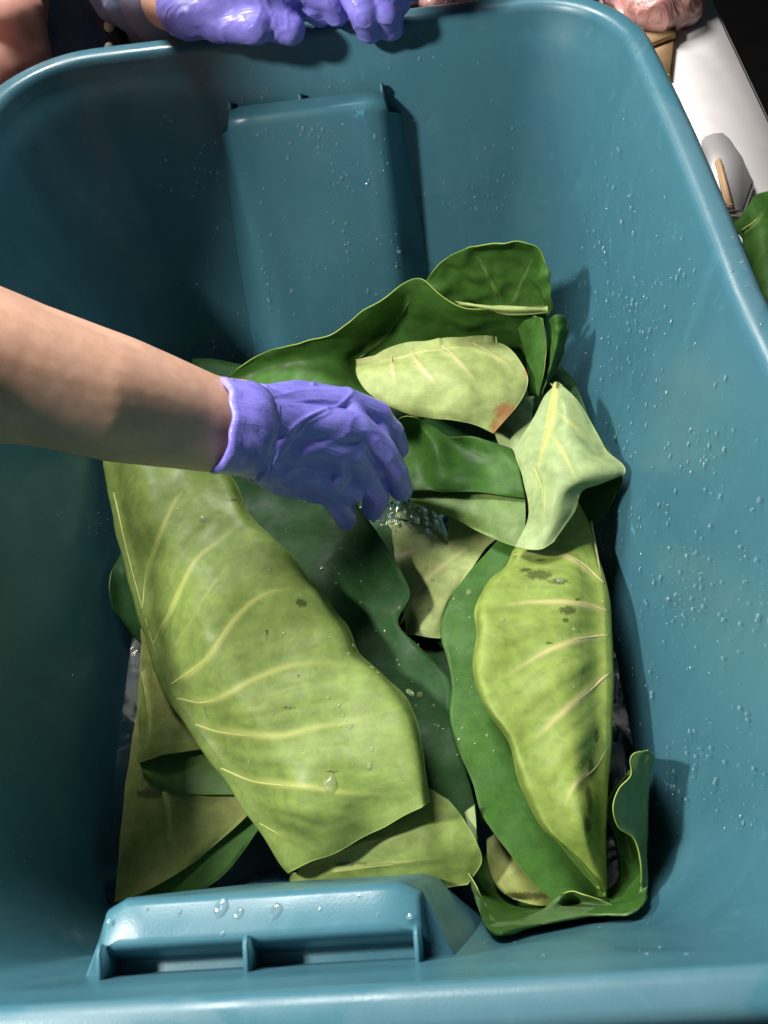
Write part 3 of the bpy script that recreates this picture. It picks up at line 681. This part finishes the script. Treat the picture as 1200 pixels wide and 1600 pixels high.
for (px, py, r) in ((581, 1171, 1.5), (577, 1197, 1.6), (590, 1052, 1.2), (390, 1190, 1.3), (503, 888, 1.8), (525, 912, 1.5)): p, nn, r_, fl = bead_on(gA, px, py, r / 1000); dome(p, nn, r_, fl, V, Fc, 1.2, 12, 5)
for (px, py, r) in ((824, 918, 1.6), (785, 968, 1.5), (897, 984, 1.6), (876, 998, 1.1)): p, nn, r_, fl = bead_on(gE, px, py, r / 1000); dome(p, nn, r_, fl, V, Fc, 1.2, 12, 5)
tag(mesh('water_beads', V, Fc, LEAFDROP), 'tiny beads of water scattered over the folded leaves', 'water beads', kind='stuff')

# ------------------------------------------------------------------ people
def capsules(parts, voxel, smooth=6):
    """parts: chains of (point, radius); grown together into one continuous surface"""
    bm = bmesh.new()
    for ch in parts:
        for (p, r), (q, s) in zip(ch[:-1], ch[1:]):
            p, q = Vector(p), Vector(q); d = q - p; L_ = d.length
            n = max(2, int(L_ / min(r, s) * 2.2) + 1)
            mt = d.to_track_quat('Z', 'Y').to_matrix().to_4x4()
            rings = []
            seg = 20
            prof_ = [(-r * math.cos(math.radians(a)), r * math.sin(math.radians(a))) for a in (10, 30, 50, 70, 90)] + [(L_ + s * math.sin(math.radians(a)), s * math.cos(math.radians(a))) for a in (0, 20, 40, 60, 80)]
            for (h, rad) in prof_:
                rings.append([bm.verts.new(p + mt @ Vector((rad * math.cos(2 * math.pi * k / seg), rad * math.sin(2 * math.pi * k / seg), h)) - mt @ Vector((0, 0, 0))) for k in range(seg)])
            for a, b in zip(rings[:-1], rings[1:]):
                for k in range(seg): bm.faces.new((a[k], a[(k + 1) % seg], b[(k + 1) % seg], b[k]))
            bm.faces.new(rings[0][::-1]); bm.faces.new(rings[-1])
    me = bpy.data.meshes.new('tmp'); bm.to_mesh(me); bm.free(); o = bpy.data.objects.new('tmp', me); COL.objects.link(o)
    md = o.modifiers.new('r', 'REMESH'); md.mode = 'VOXEL'; md.voxel_size = voxel
    sm = o.modifiers.new('s', 'SMOOTH'); sm.iterations = smooth; sm.factor = .5
    dg = bpy.context.evaluated_depsgraph_get(); dg.update(); m2 = bpy.data.meshes.new_from_object(o.evaluated_get(dg))
    bpy.data.objects.remove(o); return m2
def finish(name, me, mt, parent, disp=None):
    if disp:
        n = len(me.vertices); co = np.empty(n * 3); me.vertices.foreach_get('co', co); co = co.reshape(-1, 3)
        no = np.array([v.normal[:] for v in me.vertices])
        d = np.array([disp(co[i], no[i]) for i in range(n)]); co = co + no * d[:, None]; me.vertices.foreach_set('co', co.ravel())
    me.name = name; me.materials.clear(); me.materials.append(mt); me.polygons.foreach_set('use_smooth', [True] * len(me.polygons)); me.update()
    return link(name, me, parent)
def skin():
    m = mat('skin', (.50, .27, .17), .48, .4, Subsurface_Weight=.3, Subsurface_Scale=.015); b = bsdf(m)
    b.inputs['Subsurface Radius'].default_value = (1, .35, .2)
    c = ramp(m, noise_tex(m, 14, 5, .5).outputs[0], [(.25, (.61, .335, .225)), (.5, (.67, .40, .28)), (.8, (.70, .43, .31))])
    c = mixc(m, 1., c, ramp(m, noise_tex(m, 220, 4).outputs[0], [(.3, (.93, .9, .9)), (.7, (1.05, 1.05, 1.05))]), 'MULTIPLY'); L(m, c, b.inputs['Base Color'])
    L(m, bump(m, noise_tex(m, 700, 3).outputs[0], .07, .0004), b.inputs['Normal']); return m
SKIN = skin()
def nitrile():
    m = mat('violet_nitrile', (.15, .13, .6), .30, .5, Subsurface_Weight=.1, Subsurface_Scale=.005); b = bsdf(m)
    c = ramp(m, noise_tex(m, 40, 5, 1.).outputs[0], [(.3, (.19, .17, .63)), (.7, (.26, .24, .74))]); L(m, c, b.inputs['Base Color'])
    t = N(m, 'ShaderNodeNewGeometry'); mp = N(m, 'ShaderNodeMapping'); L(m, t.outputs['Position'], mp.inputs[0])
    mp.inputs['Rotation'].default_value = (0, 0, math.radians(-42)); mp.inputs['Scale'].default_value = (.8, 5, 1)
    n = noise_tex(m, 45, 4, 1.4, vec=mp.outputs[0]); n2 = noise_tex(m, 400, 3)
    L(m, bump(m, n2.outputs[0], .10, .0004, bump(m, n.outputs[0], .45, .0020)), b.inputs['Normal']); return m
GLOVE = nitrile()
worker = empty('person', P(200, 620, 20).tolist(), "bare forearm reaching in from the left, violet-gloved hand stirring the leaves", 'person')
q = lambda a, b, c: P(a, b, c)
el = q(0, 578, 27.5); wr = q(368, 668, 18.8)
dirn = (el - wr) / np.linalg.norm(el - wr); far = el + dirn * .10
def hand_chains(k):      # k: extra radius
    r = lambda v: v / 1000 + k
    mc = [q(538, 634, 15.2), q(556, 672, 15.0), q(546, 714, 14.2), q(508, 754, 13.2)]
    fn = [[q(586, 648, 13.6), q(612, 676, 12.0), q(621, 700, 10.6)], [q(596, 705, 13.2), q(618, 738, 11.6), q(627, 765, 10.0)],
          [q(572, 748, 12.2), q(588, 776, 10.6), q(584, 796, 9.2)], [q(526, 782, 11.4), q(536, 800, 10.0), q(540, 812, 9.0)]]
    rad = [(9.6, 8.5, 7.6, 6.8), (9.8, 8.7, 7.8, 7.0), (9.4, 8.3, 7.4, 6.6), (8.8, 7.6, 6.8, 6.0)]
    ch = []
    for m_, f, rr, w0 in zip(mc, fn, rad, (q(382, 640, 19.4), q(384, 660, 19.6), q(380, 680, 19.0), q(372, 700, 18.4))):
        ch.append([(w0, r(14)), (m_, r(rr[0] + 1.2)), (f[0], r(rr[1])), (f[1], r(rr[2])), (f[2], r(rr[3]))])
    for a, b in zip(mc[:-1], mc[1:]): ch.append([(a, r(9.5)), (b, r(9.5))])
    ch.append([(q(524, 772, 11.6), r(8.6)), (q(566, 742, 12.2), r(8.6)), (q(594, 712, 12.6), r(8.6)), (q(584, 668, 13.0), r(8.6))])
    ch.append([(mc[3], r(8.5)), (q(548, 768, 12), r(7.5))])
    mid = (q(380, 668, 18.6) + mc[1]) / 2 - np.array([0, 0, .004]); ch.append([(q(378, 668, 18.4), r(19)), (mid, r(17)), (q(520, 700, 13.4), r(13))])
    ch.append([(q(400, 640, 18), r(14)), (q(470, 628, 15), r(13)), (q(545, 632, 13.4), r(9.5)), (q(592, 648, 13.4), r(8))])       # thumb
    ch.append([(q(390, 700, 17.4), r(15)), (q(440, 738, 14.6), r(14)), (q(500, 760, 12.6), r(10))])
    return ch
arm = [[(np.array([-.62, .10, .48]), .07), (np.array([-.47, -.01, .44]), .05), (np.array([-.33, -.025, .385]), .045), (far + dirn * .02, .044), (far, .0435), (el, .037), (q(150, 617, 24.4), .0325), (q(290, 650, 20.8), .0268), (wr, .0228)],
       [(q(-220, 560, 31.5), .036), (q(60, 608, 26), .030), (q(180, 650, 23), .0255), (q(330, 684, 19.4), .0205), (q(380, 700, 18), .017)],
       [(q(-220, 470, 31.5), .034), (q(40, 552, 26.4), .0285), (q(190, 595, 23.8), .025), (q(330, 640, 20.4), .020), (q(385, 640, 19.2), .018)]]
me = capsules(arm + hand_chains(-.0004), .0022, 10)
body2 = finish('body', me, SKIN, worker, lambda p, n: .0008 * nz(p, 16, 1) + .0001 * nz(p, 120, 4))
me = capsules(hand_chains(.0008), .0012, 7)
ww = q(372, 668, 19.2); ax1 = (q(555, 690, 14.6) - ww); ax1 /= np.linalg.norm(ax1)
def gl(p, n):
    s = (p - ww) @ ax1
    u = p[0] * .74 + p[1] * .67; v = -p[0] * .67 + p[1] * .74      # folds run across the back of the hand
    a = nz((u * 9, v * 46, p[2] * 14), 1, 3); b = nz((u * 14, v * 90, p[2] * 30), 1, 8)
    k = min(1, max(.25, 1 - (s - .05) / .05))
    d = k * (.0013 * math.exp(-(a / .05) ** 2) + .0006 * math.exp(-(b / .07) ** 2)) + .0009 * nz(p, 38, 11)
    if s < .018: d += .0007 * math.sin(s * 900 + 3 * nz(p, 60, 2)) + .0008 * nz(p, 110, 6)
    return d + .0004
glove = finish('glove', me, GLOVE, worker, gl)
# rolled cuff
Vc, Fcc = [], []
ca = np.cross(ax1, (0, 0, 1.)); ca /= np.linalg.norm(ca); cb = np.cross(ca, ax1)
nS, nR = 96, 12
cprof = [(-.0095, .0012), (-.0088, .0030), (-.006, .0036), (-.0025, .0026), (.0015, .0034), (.006, .0026), (.010, .0030), (.015, .0016), (.020, -.0005)]
for i in range(nS):
    t = 2 * math.pi * i / nS
    for (s, o_) in cprof + [(s, o_ - .0022) for s, o_ in cprof[::-1]]:
        R_ = np.array([math.cos(t), math.sin(t)])
        rr = .0252 + o_ * .75 + .0011 * noise.noise(Vector((math.cos(t) * 3, math.sin(t) * 3, s * 60))) + .0003 * math.sin(11 * t + s * 300)
        sh = s + .0026 * noise.noise(Vector((math.cos(t) * 2.0, math.sin(t) * 2.0, 4)))
        Vc.append(ww + ax1 * (sh - .006 + .010 * math.cos(t) * -1 * 0) + ca * R_[0] * rr * 1.03 + cb * R_[1] * rr * 1.0)
m_ = len(cprof) * 2
for i in range(nS):
    for j in range(m_): Fcc.append((i * m_ + j, ((i + 1) % nS) * m_ + j, ((i + 1) % nS) * m_ + (j + 1) % m_, i * m_ + (j + 1) % m_))
mesh('glove_cuff', Vc, Fcc, GLOVE, worker)

# the helper behind the far rim
def denim():
    m = mat('denim', (.10, .14, .25), .85, .2); b = bsdf(m)
    c = ramp(m, noise_tex(m, 30, 5, .8).outputs[0], [(.3, (.16, .23, .38)), (.7, (.34, .42, .60))])
    wv = N(m, 'ShaderNodeTexWave'); wv.inputs['Scale'].default_value = 260; wv.inputs['Distortion'].default_value = 1.
    c = mixc(m, .3, c, wv.outputs[0], 'MULTIPLY'); L(m, c, b.inputs['Base Color'])
    L(m, bump(m, noise_tex(m, 35, 4, 1.5).outputs[0], .5, .006), b.inputs['Normal']); return m
DENIM = denim()
CUFF = mat('faded_cuff', (.20, .20, .28), .85, .2)
helper = empty('person', PB(180, 0, .45).tolist(), 'person in a blue denim shirt gripping the far rim with violet gloves', 'person')
hb = lambda a, b, y: PB(a, b, y)
hw = P(290, 14, 28.4); hc = PB(250, -4, .385); he = PB(130, -190, .47)
hand1 = [[(hw, .019), (P(345, 6, 28.6), .021), (P(405, 20, 28.0), .0160), (P(452, 44, 27.0), .0105)],
         [(P(345, -6, 29), .022), (P(400, -12, 29), .02), (P(450, -6, 28.0), .012), (P(488, 8, 27.4), .0095), (P(500, 22, 26.6), .008)],
         [(P(395, -22, 29.5), .018), (P(470, -25, 29), .011), (P(516, -4, 28.0), .0095), (P(526, 20, 26.8), .008)],
         [(P(340, 28, 28), .015), (P(398, 36, 27.8), .013)],
         [(P(385, -40, 30), .016), (P(450, -50, 30), .011), (P(505, -30, 29), .009), (P(520, -10, 28), .008)],
         [(P(375, -50, 30.6), .014), (P(430, -70, 31), .010), (P(480, -60, 30), .0085)]]
h2w = P(650, -150, 33)
hand2 = [[(h2w, .024), (P(590, -60, 30), .022), (P(556, -14, 28.4), .0112), (P(568, 18, 27.4), .0100), (P(578, 44, 25.8), .0092)],
         [(P(610, -60, 30), .022), (P(596, -14, 28.2), .0112), (P(604, 16, 27.2), .0096), (P(611, 42, 25.6), .0084)],
         [(P(630, -60, 30), .020), (P(616, -18, 28), .0100), (P(621, 2, 27), .0090)],
         [(P(560, -60, 30), .018), (P(528, -18, 28.2), .0112), (P(530, 4, 27.2), .0100)],
         [(P(650, -70, 30.5), .018), (P(655, -40, 29), .009), (P(648, -20, 28), .0078)]]
sh1 = PB(60, -420, .60); sh2 = PB(420, -460, .60)
bodyc = [[(hw, .018), (hc, .022), (he, .038), (sh1, .05)], [(h2w, .022), (PB(640, -330, .5), .036), (sh2, .05)],
         [(sh1, .06), (sh2, .06)], [((np.array(sh1) + sh2) / 2, .11), (np.array([-.16, .56, .12]), .10), (np.array([-.16, .56, -.3]), .11)]]
me = capsules(bodyc + [[(p, r_ - .002) for p, r_ in c] for c in hand1 + hand2], .004, 4)
finish('body', me, SKIN, helper)
me = capsules([[(hc, .031), (PB(215, -30, .42), .040), (he, .050), (sh1, .07)], [(PB(640, -250, .46), .045), (PB(640, -330, .5), .05), (sh2, .07)],
               [(sh1, .08), (sh2, .08)], [((np.array(sh1) + sh2) / 2, .13), (np.array([-.16, .56, .12]), .12), (np.array([-.16, .56, -.3]), .13)],
               [(np.array([-.25, .54, .3]), .10), (np.array([-.24, .55, .1]), .11), (np.array([-.24, .56, -.3]), .11)],
               [(np.array([-.08, .54, .3]), .10), (np.array([-.08, .55, .1]), .11), (np.array([-.08, .56, -.3]), .11)]], .0045, 5)
finish('denim_shirt', me, DENIM, helper, lambda p, n: .010 * nz((p[0] * 26, p[1] * 8, p[2] * 9), 1, 2) + .004 * nz(p, 60, 5))
ax_ = (np.array(hw) - hc); ax_ /= np.linalg.norm(ax_)
me = capsules([[(hc - ax_ * .03, .037), (hc + ax_ * .004, .033)]], .003, 3)
finish('sleeve_cuff', me, CUFF, helper, lambda p, n: .002 * nz(p, 60, 5))
def gl2(p, n):
    a = nz((p[0] * 90, p[1] * 60, p[2] * 60), 1, 3); return .0003 + .0007 * math.exp(-(a / .07) ** 2) + .0002 * nz(p, 160, 2)
for c in (hand1, hand2):
    me = capsules([[(p, r_ + .0008) for p, r_ in ch] for ch in c], .0017, 4); finish('glove', me, GLOVE, helper, gl2)
BTN = mat('shirt_button', (.65, .62, .52), .3)
DARK = mat('dark_placket', (.035, .032, .03), .8)
for (px, py) in ((170, 42), (171, 75)):
    bm = bmesh.new(); bmesh.ops.create_cone(bm, cap_ends=True, segments=20, radius1=.0045, radius2=.0038, depth=.003, matrix=Matrix.Translation(Vector(PB(px, py, .412))) @ Matrix.Rotation(math.radians(75), 4, 'X'))
    bmesh.ops.bevel(bm, geom=bm.edges[:], offset=.0006, segments=2, affect='EDGES')
    from_bm('button', bm, BTN, helper)
bm = bmesh.new(); bmesh.ops.create_cube(bm, size=1, matrix=Matrix.Translation(Vector(PB(170, 30, .418))) @ Matrix.Rotation(math.radians(-8), 4, 'Y') @ Matrix.Diagonal((.016, .006, .12, 1)))
bmesh.ops.bevel(bm, geom=bm.edges[:], offset=.002, segments=2, affect='EDGES'); from_bm('placket', bm, DARK, helper)

# ------------------------------------------------------------------ beside and behind the tote
FLOORM = mat('dark_floor', (.012, .012, .012), .9)
L(FLOORM, ramp(FLOORM, noise_tex(FLOORM, 9, 6).outputs[0], [(.3, (.006, .006, .007)), (.7, (.016, .015, .014))]), bsdf(FLOORM).inputs['Base Color'])
fl = mesh('floor', [(-30, -30, -1.0), (30, -30, -1.0), (30, 30, -1.0), (-30, 30, -1.0)], [(0, 1, 2, 3)], FLOORM); fl['kind'] = 'structure'
def boxm(name, x0, y0, z0, x1, y1, z1, mt, parent=None, bev=.003, rot=0, piv=None):
    bm = bmesh.new(); c = Vector(((x0 + x1) / 2, (y0 + y1) / 2, (z0 + z1) / 2))
    bmesh.ops.create_cube(bm, size=1, matrix=Matrix.Translation(c) @ Matrix.Rotation(rot, 4, 'Z') @ Matrix.Diagonal((x1 - x0, y1 - y0, z1 - z0, 1)))
    bmesh.ops.bevel(bm, geom=bm.edges[:], offset=bev, segments=3, affect='EDGES'); return from_bm(name, bm, mt, parent)
TABLE = mat('white_table_top', (.80, .76, .75), .45)
c = ramp(TABLE, noise_tex(TABLE, 25, 5, 1).outputs[0], [(.25, (.80, .76, .75)), (.6, (.88, .84, .83))]); L(TABLE, c, bsdf(TABLE).inputs['Base Color'])
METAL = mat('galvanised_leg', (.5, .5, .5), .4, Metallic=1.)
# cart that carries the tote
cart = empty('low_table', (0, 0, -1.0), 'low dark table that carries the tote', 'table')
boxm('table_top', -.32, -.42, -.175, .27, .42, -.146, mat('dark_board', (.05, .045, .04), .7), cart)
for sx in (-.29, .24):
    for sy in (-.39, .39): boxm('leg', sx - .015, sy - .015, -.999, sx + .015, sy + .015, -.176, METAL, cart)
# white table, its outer edge runs from photo (1120,0) to (1200,170)
zt = 20.
e0, e1 = P(1118, 0, zt), P(1202, 176, zt); dv = (e0 - e1) / np.linalg.norm(e0 - e1)
tb = empty('white_table', (float(e0[0]), float(e0[1]), -1.0), 'white table beside the right rim holding a knife and leaves', 'table')
nrm = np.array([-dv[1], dv[0], 0]); far_, near_ = e0 + dv * .7, e1 - dv * .55
def prism(name, poly, z0, z1, mt, parent, bev=.004):
    bm = bmesh.new(); f = [bm.verts.new((p[0], p[1], z0)) for p in poly]; g = [bm.verts.new((p[0], p[1], z1)) for p in poly]; n = len(poly)
    bm.faces.new(f[::-1]); bm.faces.new(g)
    for i in range(n): bm.faces.new((f[i], f[(i + 1) % n], g[(i + 1) % n], g[i]))
    bmesh.ops.bevel(bm, geom=bm.edges[:], offset=bev, segments=3, affect='EDGES'); return from_bm(name, bm, mt, parent)
xin = .2475
prism('table_top', [near_, far_, (xin - .02, far_[1]), (xin, near_[1])], zt / 100 - .03, zt / 100, TABLE, tb)
boxm('leg', xin + .01, -.12, -.999, xin + .04, -.09, zt / 100 - .031, METAL, tb); boxm('leg', xin + .01, .7, -.999, xin + .04, .73, zt / 100 - .031, METAL, tb)
Z = zt / 100
CARD = mat('cardboard', (.42, .26, .12), .8)
L(CARD, ramp(CARD, noise_tex(CARD, 40, 5, 1.).outputs[0], [(.3, (.30, .18, .08)), (.7, (.48, .31, .15))]), bsdf(CARD).inputs['Base Color'])
cb_ = empty('cardboard_box', (*P(1035, 80, zt)[:2], Z), 'brown cardboard box flap beside the far right corner of the tote', 'box')
prism('box_panel', [P(990, 50, zt), P(1057, 38, zt), P(1047, 130, zt), P(1010, 120, zt)], Z + .001, Z + .006, CARD, cb_, .001)
prism('box_flap', [P(1000, 70, zt), P(1055, 54, zt), P(1053, 74, zt), P(1006, 92, zt)], Z + .0062, Z + .010, CARD, cb_, .001)
def meatm():
    m = mat('wrapped_meat', (.45, .17, .15), .3, .5, Coat_Weight=.9, Coat_Roughness=.08); b = bsdf(m)
    L(m, ramp(m, noise_tex(m, 22, 5, 2.5).outputs[0], [(.3, (.42, .16, .15)), (.5, (.60, .33, .30)), (.62, (.80, .66, .64))]), b.inputs['Base Color'])
    L(m, bump(m, noise_tex(m, 40, 4, 2.).outputs[0], .8, .006), b.inputs['Normal']); return m
MEAT = meatm()
def lump(name, chain, label, cat, mt, vox=.003):
    p0 = chain[0][0][0]; e = empty(name, tuple(float(x) for x in p0), label, cat)
    return e, finish('wrapping', capsules(chain, vox, 4), mt, e, lambda p, n: .004 * nz(p, 45, 3) + .003 * (1 - 2 * abs(nz((p[0] * 40, p[1] * 90, p[2] * 40), 1, 6))))
lump('meat_bag', [[(P(1000, -30, 22), .03), (P(1020, 6, 22), .022), (P(1062, 2, 21.6), .018)], [(P(1040, -50, 22), .03), (P(1075, -30, 22), .02)]], 'clear bag of pink meat on the white table past the far right corner', 'bag of meat', MEAT)
lump('meat_bag', [[(PB(690, -30, .40), .03), (PB(690, -2, .385), .016), (PB(735, -6, .385), .014)]], 'pink meat just showing behind the far rim right of the gloves', 'bag of meat', MEAT)
PINK = mat('pink_plastic', (.62, .26, .19), .45, .4, Coat_Weight=.1)
_g = N(PINK, 'ShaderNodeNewGeometry'); _m = N(PINK, 'ShaderNodeMapping'); L(PINK, _g.outputs['Position'], _m.inputs[0]); _m.inputs['Scale'].default_value = (5, 3, .7); _m.inputs['Rotation'].default_value = (0, .5, 0)
L(PINK, ramp(PINK, noise_tex(PINK, 9, 4, .8, vec=_m.outputs[0]).outputs[0], [(.35, (.70, .33, .25)), (.56, (.76, .40, .33)), (.66, (.85, .66, .62))]), bsdf(PINK).inputs['Base Color'])
pk = empty('person', (-.44, .2, -1.0), 'person in salmon pink clothing at the far left corner, its unseen torso added to shade the far wall', 'person')
pkc = [[(np.array([-.46, .17, -.3]), .12), (np.array([-.42, .16, .34]), .12), (np.array([-.385, .15, .51]), .115)], [(np.array([-.44, .36, -.3]), .12), (np.array([-.41, .36, .16]), .12)],  # unseen torso, added to keep the lamp off the left of the far wall
       [(PB(-75, 170, .36), .045), (PB(-30, 60, .41), .045), (PB(-28, -60, .44), .05)], [(PB(3, 95, .385), .026), (PB(40, 78, .392), .016), (PB(14, 20, .40), .024)],
       [(np.array([-.46, .15, .2]), .11), (np.array([-.41, .36, .12]), .11)]]
finish('body', capsules([[(p, r_ * .8) for p, r_ in c] for c in pkc], .006, 3), SKIN, pk)
finish('clothing', capsules(pkc, .0035, 5), PINK, pk, lambda p, n: .005 * (1 - 2 * abs(nz((p[0] * 26, p[1] * 30, p[2] * 7), 1, 6))) + .001 * nz(p, 90, 2))
BLUE = mat('blue_print', (.05, .10, .55), .5)
lab = empty('paper_label', (*P(1085, 8, zt)[:2], Z), 'white slip with a blue printed mark on the white table', 'label')
prism('paper', [P(1062, -12, zt), P(1092, -12, zt), P(1097, 12, zt), P(1076, 20, zt)], Z + .0022, Z + .0030, mat('white_paper', (.75, .74, .78), .6), lab, .0002)
prism('blue_mark', [P(1068, -3, zt), P(1076, -4, zt), P(1084, 18, zt), P(1078, 20, zt)], Z + .0032, Z + .0037, BLUE, lab, .0001)
prism('blue_mark', [P(1082, -6, zt), P(1088, -6, zt), P(1096, 10, zt), P(1086, 6, zt)], Z + .0032, Z + .0037, BLUE, lab, .0001)
# knife / metal tool with a wooden strip
STEEL = mat('brushed_steel', (.62, .60, .60), .42, Metallic=.45)
kn = empty('cleaver', (*P(1130, 270, zt)[:2], Z), 'steel cleaver with a rounded blade and wooden strip lying against the right rim', 'cleaver')
prism('metal_blade', [P(1094, 228, zt), P(1110, 222, zt), P(1128, 221, zt), P(1140, 232, zt), (P(1156, 262, zt)), P(1176, 300, zt), P(1160, 345, zt), P(1120, 350, zt), P(1095, 260, zt)], Z + .002, Z + .008, STEEL, kn, .002)
prism('wooden_strip', [P(1112, 272, zt), P(1122, 270, zt), P(1142, 345, zt), P(1128, 345, zt)], Z + .0085, Z + .012, mat('pale_wood', (.55, .36, .20), .6), kn, .001)
tl = [[(1142, 352, zt + 1.0), (1165, 318, zt + 2.2), (1182, 300, zt + 2.4), (1215, 296, zt + 2)], [(1150, 372, zt + 1), (1172, 350, zt + 2.4), (1195, 340, zt + 2.8), (1225, 335, zt + 2.4)],
      [(1160, 400, zt + .8), (1180, 390, zt + 2), (1200, 385, zt + 2.4), (1230, 380, zt + 2)], [(1172, 430, zt + .6), (1190, 430, zt + 1.4), (1210, 430, zt + 1.6), (1240, 430, zt + 1.2)], [(1190, 480, zt + .4), (1205, 480, zt + .8), (1225, 480, zt + .8), (1250, 480, zt + .6)]]
leaf('dark green leaf lying on the white table outside the right rim', tl, (UPPER, UNDER, EDGE), 1, 50, 60, amp=.003, clamp=False, veins=[([(1160, 360), (1180, 345), (1200, 320)], .8)])
leaf('pale leaf underneath the dark leaf on the white table', [[(1172, 400, zt + .3), (1200, 395, zt + .5), (1240, 390, zt + .4)], [(1185, 440, zt + .3), (1205, 440, zt + .4), (1245, 440, zt + .4)], [(1196, 480, zt + .2), (1215, 480, zt + .3), (1250, 480, zt + .3)]], (UPPER, UNDER_P, EDGE), -1, 20, 20, amp=.0005, clamp=False)
